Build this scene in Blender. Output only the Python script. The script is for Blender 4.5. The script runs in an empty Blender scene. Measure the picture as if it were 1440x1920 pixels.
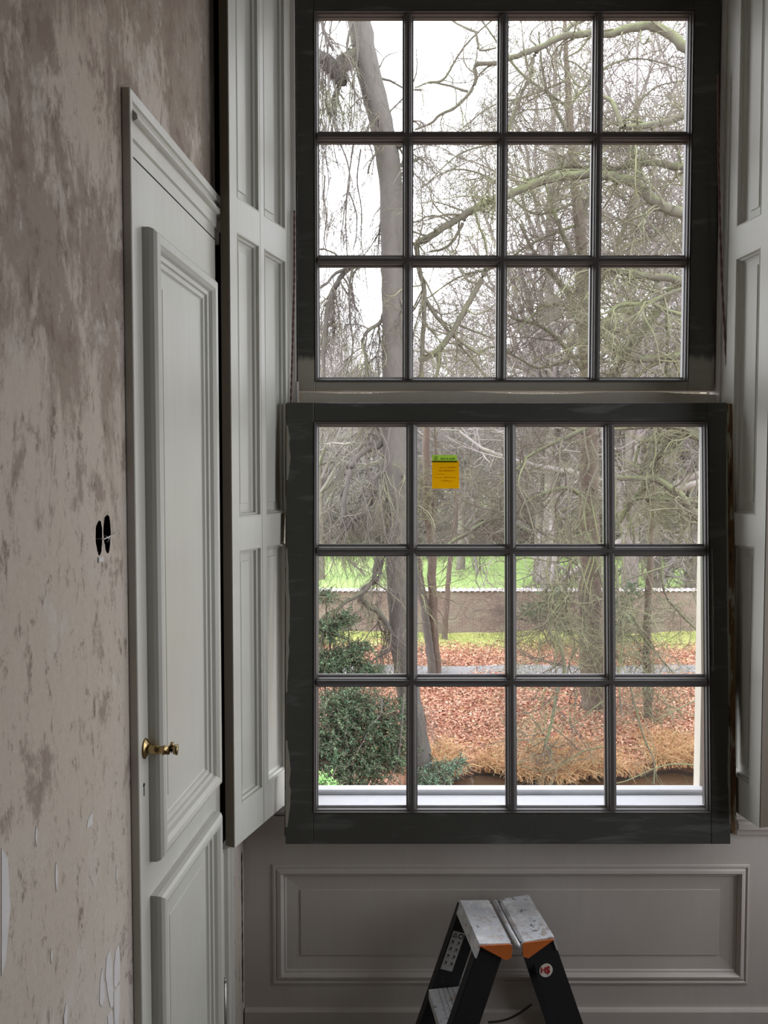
import bpy, bmesh, math, random
import numpy as np
from mathutils import Vector, Matrix

random.seed(7); rng = np.random.default_rng(7)
SC = bpy.context.scene
COL = SC.collection
# ------------------------------------------------------------------ camera
F = 1390.0; PITCH = math.atan(55 / F); EYE = 1.6
cd = bpy.data.cameras.new('camera'); cam = bpy.data.objects.new('camera', cd); COL.objects.link(cam)
cam.location = (0, 0, EYE); cam.rotation_euler = (math.pi / 2 - PITCH, 0, 0)
cd.sensor_fit = 'HORIZONTAL'; cd.sensor_width = 36; cd.lens = 36 * F / 1440
cd.clip_start = .05; cd.clip_end = 600
SC.camera = cam
# ------------------------------------------------------------------ overcast sky, light, exposure
SC.view_settings.view_transform = 'Standard'; SC.view_settings.look = 'None'
SC.view_settings.exposure = 0.85; SC.view_settings.gamma = 1; SC.view_settings.use_curve_mapping = False
W = bpy.data.worlds.new('overcast_sky'); SC.world = W; W.use_nodes = True
wn = W.node_tree; wn.nodes.clear()
wo = wn.nodes.new('ShaderNodeOutputWorld'); wb = wn.nodes.new('ShaderNodeBackground')
tc = wn.nodes.new('ShaderNodeTexCoord'); sp = wn.nodes.new('ShaderNodeSeparateXYZ')
mr = wn.nodes.new('ShaderNodeMapRange'); mr.inputs[1].default_value = 0; mr.inputs[2].default_value = 1
mr.inputs[3].default_value = 2.8; mr.inputs[4].default_value = 3.4
wn.links.new(tc.outputs['Generated'], sp.inputs[0]); wn.links.new(sp.outputs['Z'], mr.inputs[0])
wn.links.new(mr.outputs[0], wb.inputs['Strength']); wb.inputs['Color'].default_value = (.95, .955, 1, 1)
wn.links.new(wb.outputs[0], wo.inputs[0])
SC.cycles.use_denoising = True
SC.cycles.max_bounces = 6; SC.cycles.diffuse_bounces = 4; SC.cycles.transparent_max_bounces = 8
SC.cycles.sample_clamp_indirect = 6


def portal(loc, rot, sx, sy):
    l = bpy.data.lights.new('window_portal', 'AREA'); l.shape = 'RECTANGLE'; l.size = sx; l.size_y = sy
    l.cycles.is_portal = True
    o = bpy.data.objects.new('window_portal', l); COL.objects.link(o); o.location = loc; o.rotation_euler = rot


portal((.37, 2.40, 1.86), (-math.pi / 2, 0, 0), 1.26, 2.5)
portal((1.87, 1.5, 1.45), (0, math.pi / 2, 0), 1.9, 1.2)


# ------------------------------------------------------------------ pixel -> place helpers (1440x1920 frame)
def ray(px, py):
    x = (px - 720) / F; y = -(py - 960) / F
    return Vector((x, math.cos(PITCH) + y * math.sin(PITCH), -math.sin(PITCH) + y * math.cos(PITCH)))


def at(px, py, Y):
    r = ray(px, py); return Vector((0, 0, EYE)) + r * (Y / r.y)


# ------------------------------------------------------------------ materials
def new_mat(name):
    m = bpy.data.materials.new(name); m.use_nodes = True
    nt = m.node_tree; return m, nt, nt.nodes['Principled BSDF']


def N(nt, typ, **kw):
    n = nt.nodes.new(typ)
    for k, v in kw.items():
        if hasattr(n, k): setattr(n, k, v)
        else: n.inputs[k].default_value = v
    return n


def coords(nt, scale=(1, 1, 1), src='Object'):
    t = N(nt, 'ShaderNodeTexCoord'); m = N(nt, 'ShaderNodeMapping'); m.inputs['Scale'].default_value = scale
    nt.links.new(t.outputs[src], m.inputs[0]); return m.outputs[0]


def noise(nt, vec, scale, detail=4, rough=.55, dist=0):
    n = N(nt, 'ShaderNodeTexNoise'); n.inputs['Scale'].default_value = scale; n.inputs['Detail'].default_value = detail
    n.inputs['Roughness'].default_value = rough; n.inputs['Distortion'].default_value = dist
    nt.links.new(vec, n.inputs['Vector']); return n.outputs['Fac']


def ramp(nt, fac, stops):
    r = N(nt, 'ShaderNodeValToRGB'); e = r.color_ramp.elements
    while len(e) < len(stops): e.new(.5)
    for i, (p, c) in enumerate(stops):
        e[i].position = p; e[i].color = (*c, 1) if len(c) == 3 else c
    nt.links.new(fac, r.inputs[0]); return r.outputs[0]


def mixc(nt, fac, a, b):
    m = N(nt, 'ShaderNodeMix', data_type='RGBA')
    for sock, v in ((m.inputs[0], fac), (m.inputs[6], a), (m.inputs[7], b)):
        if isinstance(v, bpy.types.NodeSocket): nt.links.new(v, sock)
        elif isinstance(v, (int, float)): sock.default_value = v
        else: sock.default_value = (*v, 1)
    return m.outputs[2]


def bump(nt, bs, h, strength, dist=.01):
    b = N(nt, 'ShaderNodeBump'); b.inputs['Strength'].default_value = strength; b.inputs['Distance'].default_value = dist
    nt.links.new(h, b.inputs['Height']); nt.links.new(b.outputs[0], bs.inputs['Normal'])


def paint(name, col, rough=.45, var=.08, brush=True):
    m, nt, bs = new_mat(name)
    v = coords(nt, (14, 14, 1.2)); f = noise(nt, v, 3, 5)
    v2 = coords(nt); f2 = noise(nt, v2, 2.2, 4)
    c1 = mixc(nt, f, [x * (1 - var) for x in col], [x * (1 + var) for x in col])
    c2 = mixc(nt, ramp(nt, f2, [(.4, (0, 0, 0)), (.7, (1, 1, 1))]), c1, [x * y for x, y in zip(col, (.93, .9, .88))])
    nt.links.new(c2, bs.inputs['Base Color']); bs.inputs['Roughness'].default_value = rough
    if brush: bump(nt, bs, f, .12, .004)
    return m


def plain(name, col, rough=.6, metal=0):
    m, nt, bs = new_mat(name)
    f = noise(nt, coords(nt), 40, 3)
    nt.links.new(mixc(nt, f, [x * .85 for x in col], [min(1, x * 1.12) for x in col]), bs.inputs['Base Color'])
    bs.inputs['Roughness'].default_value = rough; bs.inputs['Metallic'].default_value = metal
    return m


M = {}
GREIGE = (.56, .565, .515)
M['greige'] = paint('greige_paint', GREIGE)
M['door'] = paint('greige_door_paint', (.54, .545, .495), .4)
M['apron'] = paint('greige_apron_paint', (.54, .51, .475), .4)
M['post'] = paint('offwhite_box_paint', (.66, .65, .62), .5)
M['cream'] = paint('cream_outside_paint', (.60, .57, .49), .45)
M['white'] = paint('white_sill_paint', (.62, .63, .67), .4)
M['black'] = plain('black_gap_shade', (.004, .004, .004), .9)  # flat black, painted shade for gaps, recess and keyhole
M['brown_side'] = paint('brown_undercoat', (.13, .105, .075), .6)


def sash_material(name, split=None):
    m, nt, bs = new_mat(name)
    v = coords(nt, (1, 1, 1)); vs = coords(nt, (1.2, 1, 7))
    dark = mixc(nt, noise(nt, v, 6, 5), (.056, .057, .051), (.078, .08, .072))
    scuff = ramp(nt, noise(nt, vs, 4, 7, .6, .6), [(.55, (0, 0, 0)), (.68, (.7, .7, .7))])
    c = mixc(nt, scuff, dark, (.15, .158, .152))
    if split is not None:
        t = N(nt, 'ShaderNodeTexCoord'); s = N(nt, 'ShaderNodeSeparateXYZ'); nt.links.new(t.outputs['Object'], s.inputs[0])
        n = noise(nt, coords(nt, (9, 9, 1)), 3, 3)
        a = N(nt, 'ShaderNodeMath', operation='MULTIPLY_ADD'); nt.links.new(n, a.inputs[0]); a.inputs[1].default_value = .07
        nt.links.new(s.outputs['Z'], a.inputs[2])
        g = ramp(nt, a.outputs[0], [(split, (1, 1, 1)), (split + .02, (0, 0, 0))])
        c = mixc(nt, g, c, mixc(nt, noise(nt, v, 5, 4), (.36, .345, .29), (.46, .44, .38)))
    nt.links.new(c, bs.inputs['Base Color']); bs.inputs['Roughness'].default_value = .42
    bump(nt, bs, noise(nt, vs, 30, 4), .15, .003)
    return m


M['sash'] = sash_material('dark_sash_paint')
M['sash_up'] = sash_material('dark_sash_paint_over_undercoat', .125)
M['bead'] = plain('lit_sash_moulding', (.10, .092, .088), .35)  # lighter than the sash: grazing light worked into the moulding colour


def flaky(name, a, b, c):
    m, nt, bs = new_mat(name)
    v = coords(nt, (18, 18, 3)); f = noise(nt, v, 3, 7, .65)
    nt.links.new(ramp(nt, f, [(.38, a), (.47, b), (.56, b), (.60, c)]), bs.inputs['Base Color'])
    bs.inputs['Roughness'].default_value = .8; bump(nt, bs, f, .6, .004); return m


M['flake'] = flaky('flaking_edge', (.03, .018, .012), (.16, .085, .035), (.36, .35, .27))
M['barewood'] = flaky('bare_old_wood', (.05, .025, .012), (.20, .10, .035), (.12, .10, .07))

# plaster with scraped-off wallpaper
m, nt, bs = new_mat('scraped_plaster'); M['plaster'] = m
v = coords(nt, (1, 1, .55)); v1 = coords(nt, (1, 1, 1)); vf = coords(nt, (1.2, 1, .45))
nA = noise(nt, coords(nt, (1, 1, .4)), 4.8, 10, .72, .25); nB = noise(nt, v, 8.5, 10, .72, .25); n3 = noise(nt, v1, 70, 6, .75); n4 = noise(nt, vf, 30, 9, .8, .3); n5 = noise(nt, v1, 1.3, 3)
t = N(nt, 'ShaderNodeTexCoord'); s = N(nt, 'ShaderNodeSeparateXYZ'); nt.links.new(t.outputs['Object'], s.inputs[0])


def shaded_up(n_, k, off):
    a = N(nt, 'ShaderNodeMath', operation='MULTIPLY_ADD'); nt.links.new(s.outputs['Z'], a.inputs[0]); a.inputs[1].default_value = k; nt.links.new(n_, a.inputs[2])
    b = N(nt, 'ShaderNodeMath', operation='ADD'); nt.links.new(a.outputs[0], b.inputs[0]); b.inputs[1].default_value = off; return b.outputs[0]


base = mixc(nt, n3, (.43, .37, .305), (.58, .515, .44))
base = mixc(nt, ramp(nt, n5, [(.4, (0, 0, 0)), (.6, (1, 1, 1))]), base, mixc(nt, n3, (.48, .43, .375), (.61, .56, .50)))
base = mixc(nt, ramp(nt, shaded_up(nA, .17, -.31), [(.50, (0, 0, 0)), (.57, (.8, .8, .8))]), base, mixc(nt, n3, (.215, .17, .132), (.31, .255, .21)))  # brown patches thicken upward, painting in the dimmer top of the wall
base = mixc(nt, ramp(nt, shaded_up(nB, .05, -.09), [(.53, (0, 0, 0)), (.59, (.7, .7, .7))]), base, (.225, .175, .14))
base = mixc(nt, ramp(nt, nB, [(.36, (.75, .75, .75)), (.43, (0, 0, 0))]), base, (.56, .52, .475))
base = mixc(nt, ramp(nt, n4, [(.55, (0, 0, 0)), (.63, (.8, .8, .8))]), base, (.17, .125, .095))
base = mixc(nt, ramp(nt, n4, [(.33, (.7, .7, .7)), (.40, (0, 0, 0))]), base, (.60, .57, .53))
nt.links.new(base, bs.inputs['Base Color']); bs.inputs['Roughness'].default_value = .88
bump(nt, bs, n4, .5, .006)
M['chip'] = plain('pale_plaster_patch', (.60, .58, .57), .8)
M['floor'] = paint('dusty_floor_boards', (.11, .08, .06), .6)
M['roomwall'] = paint('room_plaster', (.17, .145, .12), .9)
M['ceiling'] = paint('room_ceiling', (.22, .19, .16), .9)

m, nt, bs = new_mat('window_glass'); M['glass'] = m
nt.nodes.remove(bs); out = nt.nodes['Material Output']
tr = N(nt, 'ShaderNodeBsdfTransparent'); tr.inputs[0].default_value = (.83, .84, .845, 1)
gl = N(nt, 'ShaderNodeBsdfGlossy'); gl.inputs['Roughness'].default_value = .03; mx = N(nt, 'ShaderNodeMixShader'); mx.inputs[0].default_value = .045
nt.links.new(tr.outputs[0], mx.inputs[1]); nt.links.new(gl.outputs[0], mx.inputs[2]); nt.links.new(mx.outputs[0], out.inputs[0])


def translucent(name, col, a=.6):
    m, nt, bs = new_mat(name); out = nt.nodes['Material Output']
    bs.inputs['Base Color'].default_value = (*col, 1); bs.inputs['Roughness'].default_value = .8
    t = N(nt, 'ShaderNodeBsdfTranslucent'); t.inputs[0].default_value = (*col, 1); x = N(nt, 'ShaderNodeMixShader'); x.inputs[0].default_value = a
    nt.links.new(bs.outputs[0], x.inputs[1]); nt.links.new(t.outputs[0], x.inputs[2]); nt.links.new(x.outputs[0], out.inputs[0]); return m


M['note_y'] = translucent('yellow_note_paper', (.70, .50, .004), .75)
M['note_g'] = translucent('green_note_paper', (.50, .66, .20), .75)
M['note_d'] = translucent('olive_overlap', (.36, .34, .01), .7)
M['ink'] = translucent('note_ink', (.10, .15, .03), .5)
M['ink_y'] = translucent('note_pencil', (.60, .30, .01), .7)
M['brass'] = plain('aged_brass', (.42, .31, .15), .32, 1)
M['rope'] = plain('sash_cord_fibre', (.16, .085, .075), .9)
M['pegwhite'] = plain('peg_paint', (.6, .58, .55), .6)

m, nt, bs = new_mat('paint_spattered_aluminium'); M['alu'] = m
v = coords(nt); f = noise(nt, v, 38, 8, .7, .4); g = noise(nt, v, 9, 4)
c = mixc(nt, ramp(nt, f, [(.50, (0, 0, 0)), (.55, (1, 1, 1))]), (.66, .69, .73), mixc(nt, ramp(nt, g, [(.4, (0, 0, 0)), (.6, (1, 1, 1))]), (.42, .37, .34), (.86, .86, .87)))
c = mixc(nt, ramp(nt, f, [(.36, (1, 1, 1)), (.41, (0, 0, 0))]), c, (.24, .20, .18))
nt.links.new(c, bs.inputs['Base Color']); bs.inputs['Metallic'].default_value = .25; bs.inputs['Roughness'].default_value = .42
m, nt, bs = new_mat('black_ladder_coating'); M['ladder'] = m
v = coords(nt, (1, 1, .6)); f = noise(nt, v, 55, 5, .7)
nt.links.new(ramp(nt, f, [(.70, (.012, .014, .017)), (.76, (.34, .35, .35))]), bs.inputs['Base Color']); bs.inputs['Roughness'].default_value = .5
M['orange'] = plain('orange_plastic', (.60, .155, .03), .5)
M['sticker'] = plain('grey_sticker', (.52, .53, .52), .5)
M['stickerw'] = plain('white_sticker', (.75, .70, .63), .5)
M['stickerb'] = plain('sticker_print_black', (.02, .02, .02), .5)
M['stickerr'] = plain('sticker_print_red', (.42, .02, .03), .5)
M['steel'] = plain('hinge_steel', (.45, .44, .42), .4, .9)


# outdoors
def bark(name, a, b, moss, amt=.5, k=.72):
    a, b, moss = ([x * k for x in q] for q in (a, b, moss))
    m, nt, bs = new_mat(name)
    v = coords(nt, (3, 3, 1)); n_ = noise(nt, v, 5, 6, .65); n2_ = noise(nt, coords(nt), .9, 4)
    c = mixc(nt, n_, a, b)
    g = N(nt, 'ShaderNodeNewGeometry'); s = N(nt, 'ShaderNodeSeparateXYZ'); nt.links.new(g.outputs['Normal'], s.inputs[0])
    ad = N(nt, 'ShaderNodeMath', operation='MULTIPLY_ADD'); nt.links.new(s.outputs['Z'], ad.inputs[0]); ad.inputs[1].default_value = .18; nt.links.new(n2_, ad.inputs[2])
    c = mixc(nt, ramp(nt, ad.outputs[0], [(.62 - amt * .3, (0, 0, 0)), (.78 - amt * .3, (.85, .85, .85))]), c, moss)
    nt.links.new(c, bs.inputs['Base Color']); bs.inputs['Roughness'].default_value = .9
    bump(nt, bs, n_, .4, .03); return m


M['bark_grey'] = bark('grey_beech_bark', (.095, .085, .077), (.175, .16, .142), (.17, .18, .11), .15)
M['bark_brown'] = bark('brown_trunk_bark', (.12, .088, .068), (.21, .155, .125), (.20, .21, .11), .2)
M['bark_moss'] = bark('mossy_limb_bark', (.11, .10, .075), (.20, .185, .14), (.225, .25, .12), .6)
M['twig_green'] = bark('algae_covered_twigs', (.15, .135, .10), (.26, .235, .175), (.30, .32, .165), .5)
M['twig_brown'] = bark('brown_twigs', (.12, .095, .08), (.225, .18, .15), (.27, .27, .16), .25)
M['twig_grey'] = bark('grey_hanging_twigs', (.12, .10, .09), (.22, .19, .165), (.28, .29, .16), .35)
M['twig_far'] = bark('haze_paled_twigs', (.25, .215, .215), (.37, .325, .325), (.33, .33, .26), .15, .88)  # distance haze mixed into the colour of the far trees
M['bark_far'] = bark('haze_paled_bark', (.20, .17, .155), (.31, .27, .25), (.29, .31, .21), .3, .88)  # trunks paled for haze like their twigs


def island(nt, stops):
    g = N(nt, 'ShaderNodeNewGeometry'); return ramp(nt, g.outputs['Random Per Island'], stops)


def foliage(name, stops, rough=.7):
    m, nt, bs = new_mat(name); nt.links.new(island(nt, stops), bs.inputs['Base Color']); bs.inputs['Roughness'].default_value = rough; return m


M['litter'] = foliage('fallen_beech_leaves', [(0, (.17, .075, .045)), (.35, (.37, .15, .09)), (.65, (.50, .255, .165)), (.9, (.64, .43, .32)), (1, (.42, .25, .08))])
M['dry'] = foliage('dry_sedge', [(0, (.34, .17, .08)), (.4, (.55, .31, .15)), (.8, (.72, .50, .27)), (1, (.50, .42, .2))])
M['yew'] = foliage('yew_needles', [(0, (.03, .07, .035)), (.5, (.06, .12, .06)), (.85, (.11, .20, .10)), (1, (.20, .28, .16))])
M['fresh'] = foliage('fresh_green_leaves', [(0, (.16, .42, .10)), (1, (.36, .66, .22))])
M['bluegreen'] = foliage('bluegreen_leaves', [(0, (.08, .16, .10)), (1, (.22, .36, .24))])
M['rust'] = foliage('rusty_clinging_leaves', [(0, (.42, .18, .07)), (1, (.66, .36, .2))])
M['grasstuft'] = foliage('pale_grass_blades', [(0, (.32, .42, .10)), (1, (.58, .62, .24))])

m, nt, bs = new_mat('leafy_ground_soil'); M['ground'] = m
v = coords(nt); f = noise(nt, v, 14, 8, .7); g = noise(nt, v, .6, 5, .6)
t = N(nt, 'ShaderNodeTexCoord'); s = N(nt, 'ShaderNodeSeparateXYZ'); nt.links.new(t.outputs['Object'], s.inputs[0])
ad = N(nt, 'ShaderNodeMath', operation='MULTIPLY_ADD'); nt.links.new(g, ad.inputs[0]); ad.inputs[1].default_value = 3.0; nt.links.new(s.outputs['Y'], ad.inputs[2])
mp = N(nt, 'ShaderNodeMapRange'); nt.links.new(ad.outputs[0], mp.inputs[0]); mp.inputs[1].default_value = 26.8; mp.inputs[2].default_value = 29
leafc = ramp(nt, f, [(.3, (.24, .11, .07)), (.5, (.44, .22, .14)), (.7, (.56, .34, .24))])
mz = N(nt, 'ShaderNodeMapRange'); nt.links.new(s.outputs['Z'], mz.inputs[0]); mz.inputs[1].default_value = -4.62; mz.inputs[2].default_value = -4.46
leafc = mixc(nt, mz.outputs[0], (.035, .025, .018), leafc)
nt.links.new(mixc(nt, mp.outputs[0], leafc, ramp(nt, f, [(.35, (.32, .34, .10)), (.65, (.52, .50, .2))])), bs.inputs['Base Color'])
bs.inputs['Roughness'].default_value = .9; bump(nt, bs, f, .7, .05)
m, nt, bs = new_mat('meadow_grass'); M['lawn'] = m
f = noise(nt, coords(nt), 5, 8, .7); g = noise(nt, coords(nt), .25, 3)
nt.links.new(mixc(nt, ramp(nt, g, [(.35, (0, 0, 0)), (.7, (1, 1, 1))]), ramp(nt, f, [(.3, (.19, .32, .075)), (.7, (.29, .44, .13))]), (.32, .41, .15)), bs.inputs['Base Color'])
bs.inputs['Roughness'].default_value = .9
M['path'] = plain('gravel_path', (.20, .195, .195), .95)
m, nt, bs = new_mat('garden_brickwork'); M['brick'] = m
b = N(nt, 'ShaderNodeTexBrick'); b.inputs['Scale'].default_value = 1; b.inputs['Brick Width'].default_value = .22; b.inputs['Row Height'].default_value = .067
b.inputs['Mortar Size'].default_value = .008; b.inputs['Color1'].default_value = (.155, .09, .08, 1); b.inputs['Color2'].default_value = (.22, .145, .125, 1); b.inputs['Mortar'].default_value = (.26, .22, .205, 1)
mpp = N(nt, 'ShaderNodeMapping'); mpp.inputs['Rotation'].default_value = (math.pi / 2, 0, 0); t = N(nt, 'ShaderNodeTexCoord')
nt.links.new(t.outputs['Object'], mpp.inputs[0]); nt.links.new(mpp.outputs[0], b.inputs['Vector'])
f = noise(nt, coords(nt), 1.2, 6, .7)
nt.links.new(mixc(nt, ramp(nt, f, [(.4, (0, 0, 0)), (.7, (.7, .7, .7))]), b.outputs['Color'], (.27, .27, .2)), bs.inputs['Base Color']); bs.inputs['Roughness'].default_value = .9
M['tile'] = plain('clay_coping_tiles', (.44, .40, .38), .7)
m, nt, bs = new_mat('ditch_water'); M['water'] = m
bs.inputs['Base Color'].default_value = (.10, .065, .04, 1); bs.inputs['Roughness'].default_value = .12
bump(nt, bs, noise(nt, coords(nt, (1, 3, 1)), 3, 3), .15, .02)
M['house'] = plain('white_render', (.80, .80, .80), .7)
M['roof'] = plain('grey_roof', (.38, .38, .40), .7)
M['darkglass'] = plain('dark_window', (.10, .11, .13), .2)
M['facade'] = plain('facade_brick', (.34, .22, .17), .9)


# ------------------------------------------------------------------ mesh building
class MB:
    """collects faces in (u, v, w): u along, v up, w out of the surface"""
    def __init__(self): self.v = []; self.f = []; self.sm = []

    def add(self, vs, fs, smooth=False):
        o = len(self.v); self.v += [tuple(p) for p in vs]; self.f += [tuple(i + o for i in f) for f in fs]; self.sm += [smooth] * len(fs); return self

    def box(self, u0, u1, v0, v1, w0, w1, bev=0):
        if bev:
            b = bev
            rings = [[(u0 + b, v0 + b, w0), (u1 - b, v0 + b, w0), (u1 - b, v1 - b, w0), (u0 + b, v1 - b, w0)]]
            for w in (w0 + b, w1 - b): rings.append([(u0, v0, w), (u1, v0, w), (u1, v1, w), (u0, v1, w)])
            rings.append([(u0 + b, v0 + b, w1), (u1 - b, v0 + b, w1), (u1 - b, v1 - b, w1), (u0 + b, v1 - b, w1)])
            return self.loft(rings, True, True)
        vs = [(u, v, w) for w in (w0, w1) for v in (v0, v1) for u in (u0, u1)]
        return self.add(vs, [(0, 1, 3, 2), (4, 6, 7, 5), (0, 4, 5, 1), (2, 3, 7, 6), (0, 2, 6, 4), (1, 5, 7, 3)])

    def loft(self, rings, cap0=False, cap1=False, closed=True, smooth=False):
        n = len(rings[0]); vs = [p for r in rings for p in r]; fs = []
        for k in range(len(rings) - 1):
            for i in range(n if closed else n - 1):
                j = (i + 1) % n; fs.append((k * n + i, k * n + j, (k + 1) * n + j, (k + 1) * n + i))
        if cap0: fs.append(tuple(range(n - 1, -1, -1)))
        if cap1: fs.append(tuple((len(rings) - 1) * n + i for i in range(n)))
        return self.add(vs, fs, smooth)

    def frame(self, u0, v0, u1, v1, prof, cap=False, smooth=False):
        """mitred moulding: prof = [(inset, w)...] swept round a rectangle"""
        rings = [[(u0 + d, v0 + d, w), (u1 - d, v0 + d, w), (u1 - d, v1 - d, w), (u0 + d, v1 - d, w)] for d, w in prof]
        return self.loft(rings, False, cap, smooth=smooth)

    def extr(self, poly, axis, a, b):
        """poly in the two other axes (cyclic order), extruded along axis index"""
        def P(q, t):
            p = [0, 0, 0]; p[axis] = t; o = [i for i in range(3) if i != axis]; p[o[0]], p[o[1]] = q; return tuple(p)
        return self.loft([[P(q, a) for q in poly], [P(q, b) for q in poly]], True, True)

    def tube(self, pts, r, S=8, cap=True):
        pts = [Vector(p) for p in pts]; rr = r if isinstance(r, (list, tuple)) else [r] * len(pts); rings = []
        for i, p in enumerate(pts):
            t = (pts[min(i + 1, len(pts) - 1)] - pts[max(i - 1, 0)]).normalized()
            a = t.cross(Vector((0, 0, 1)) if abs(t.z) < .9 else Vector((1, 0, 0))).normalized(); b_ = t.cross(a)
            rings.append([tuple(p + (a * math.cos(2 * math.pi * k / S) + b_ * math.sin(2 * math.pi * k / S)) * rr[i]) for k in range(S)])
        return self.loft(rings, cap, cap, smooth=True)

    def build(self, name, mat, parent=None, s=-1, fix=True):
        """local x=u, y=s*w, z=v"""
        me = bpy.data.meshes.new(name)
        me.from_pydata([(u, s * w, v) for u, v, w in self.v], [], self.f); me.validate()
        for p, q in zip(me.polygons, self.sm): p.use_smooth = q
        if fix:
            bm = bmesh.new(); bm.from_mesh(me); bmesh.ops.recalc_face_normals(bm, faces=bm.faces); bm.to_mesh(me); bm.free()
        me.materials.append(M[mat]); o = bpy.data.objects.new(name, me); COL.objects.link(o)
        if parent: o.parent = parent
        return o


def tag(o, label=None, cat=None, group=None, kind=None):
    for k, v in (('label', label), ('category', cat), ('group', group), ('kind', kind)):
        if v: o[k] = v
    return o


def empty(name, loc=(0, 0, 0), U=None, rot=None, **kw):
    o = bpy.data.objects.new(name, None); COL.objects.link(o); o.empty_display_size = .1
    o.location = loc
    if U is not None: o.rotation_euler = (0, 0, math.atan2(U[1], U[0]))
    if rot is not None: o.rotation_euler = rot
    tag(o, **kw); return o


def text(body, size, loc, rot, mat, name, parent, ext=.0004):
    cu = bpy.data.curves.new(name, 'FONT'); cu.body = body; cu.size = size; cu.align_x = 'CENTER'; cu.align_y = 'CENTER'; cu.extrude = ext; cu.offset = size * .03
    o = bpy.data.objects.new(name, cu); me = bpy.data.meshes.new_from_object(o); me.materials.clear(); me.materials.append(M[mat])
    bpy.data.objects.remove(o)
    t = bpy.data.objects.new(name, me); COL.objects.link(t); t.location = loc; t.rotation_euler = rot
    if parent: t.parent = parent
    return t


# ================================================================== ROOM SHELL
WK = .0971; WX0 = -.635                       # left wall: X = WX0 + WK*Y
FLOOR = -.13; CEIL = 3.45
WALL = (WX0, 0, 0); WU = (WK, 1)
wl = empty('wall_left', WALL, WU, kind='structure')
UEND = 2.205
HOLES = [(1.323, 1.503, .0125), (1.354, 1.508, .014)]
mb = MB()
vb0, vb1 = 1.45, 1.565
cells = [(HOLES[0][0] - .018, (HOLES[0][0] + HOLES[1][0]) / 2), ((HOLES[0][0] + HOLES[1][0]) / 2, HOLES[1][0] + .018)]
S0, S1, SV = 1.985, 2.085, .60          # shutter recess cut into the wall; its black lining stands in for shade
uu = [-3.4, cells[0][0], cells[0][1], cells[1][1], S0]
for i in range(4):
    for v0, v1 in ((FLOOR, vb0), (vb1, CEIL)): mb.add([(uu[i], v0, 0), (uu[i + 1], v0, 0), (uu[i + 1], v1, 0), (uu[i], v1, 0)], [(0, 1, 2, 3)])
for u0, u1 in ((uu[0], uu[1]), (uu[3], uu[4])): mb.add([(u0, vb0, 0), (u1, vb0, 0), (u1, vb1, 0), (u0, vb1, 0)], [(0, 1, 2, 3)])
mb.add([(S0, FLOOR, 0), (UEND, FLOOR, 0), (UEND, SV, 0), (S0, SV, 0)], [(0, 1, 2, 3)]); mb.add([(S0, 3.16, 0), (UEND, 3.16, 0), (UEND, CEIL, 0), (S0, CEIL, 0)], [(0, 1, 2, 3)])
mb.add([(S1, SV, 0), (UEND, SV, 0), (UEND, 3.16, 0), (S1, 3.16, 0)], [(0, 1, 2, 3)])
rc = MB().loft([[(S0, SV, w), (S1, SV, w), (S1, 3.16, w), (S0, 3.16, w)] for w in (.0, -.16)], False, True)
hole = MB()
for (cu_, cv_, r), (c0, c1) in zip(HOLES, cells):
    inner = []; outer = []; K = 32
    for k in range(K):
        a = 2 * math.pi * (k + .5) / K; dx, dy = math.cos(a), math.sin(a)
        rr = r * (1 + .07 * math.sin(3 * a + cu_ * 9) + random.uniform(-.05, .05))
        inner.append((cu_ + dx * rr, cv_ + dy * rr * 2.55, 0))
        tt = min(((c1 - cu_) if dx > 0 else (cu_ - c0)) / abs(dx), ((vb1 - cv_) if dy > 0 else (cv_ - vb0)) / abs(dy))
        outer.append((cu_ + dx * tt, cv_ + dy * tt, 0))
    mb.loft([outer, inner]); back = [(p[0], p[1], -.05) for p in inner]
    hole.loft([inner, back], False, True)
    for cx, cy in ((c0, vb0), (c1, vb0), (c1, vb1), (c0, vb1)):       # close the corners
        near = sorted(outer, key=lambda p: abs(p[0] - cx) + abs(p[1] - cy))[:2]
        mb.add([near[0], near[1], (cx, cy, 0)], [(0, 1, 2)])
mb.build('plaster_face', 'plaster', wl)
o = hole.build('socket_recess', 'barewood', wl); o['label'] = 'two dark open socket holes in the plaster'
M['holedark'] = plain('dark_hole_wood', (.035, .022, .016), .9); o.data.materials[0] = M['holedark']
mb = MB().tube([(1.327, 1.500, -.01), (1.338, 1.499, .003), (1.352, 1.501, .004), (1.374, 1.508, .006)], .0014, 6).tube([(1.346, 1.505, -.004), (1.349, 1.499, .006), (1.351, 1.492, .001)], .0016, 6)
mb.build('wire_end', 'steel', wl)
MB().box(1.316, 1.334, 1.458, 1.468, -.004, .003, .001).build('socket_lip', 'chip', wl)
# shell behind the plaster skin
MB().box(-3.4, S0 - .01, FLOOR, CEIL, -.25, -.051).box(S1 + .01, UEND + .2, FLOOR, CEIL, -.25, -.051).box(S0 - .01, S1 + .01, FLOOR, CEIL, -.25, -.17).build('wall_core', 'roomwall', wl)
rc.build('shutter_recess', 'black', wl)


def struct(name, mb, mat, parent=None, s=-1, **k):
    o = mb.build(name, mat, parent, s)
    if not parent: o['kind'] = 'structure'
    return o


def wbox(mb, x0, x1, y0, y1, z0, z1): return mb.box(x0, x1, z0, z1, -y1, -y0)   # world axes (w = -Y)


struct('floor', wbox(MB(), -1.3, 2.1, -3.4, 2.6, FLOOR - .2, FLOOR), 'floor')
struct('ceiling', wbox(MB(), -1.3, 2.1, -3.4, 2.6, CEIL, CEIL + .2), 'ceiling')
struct('wall_behind', wbox(MB(), -1.3, 2.1, -3.6, -3.4, FLOOR, CEIL), 'roomwall')
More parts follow.
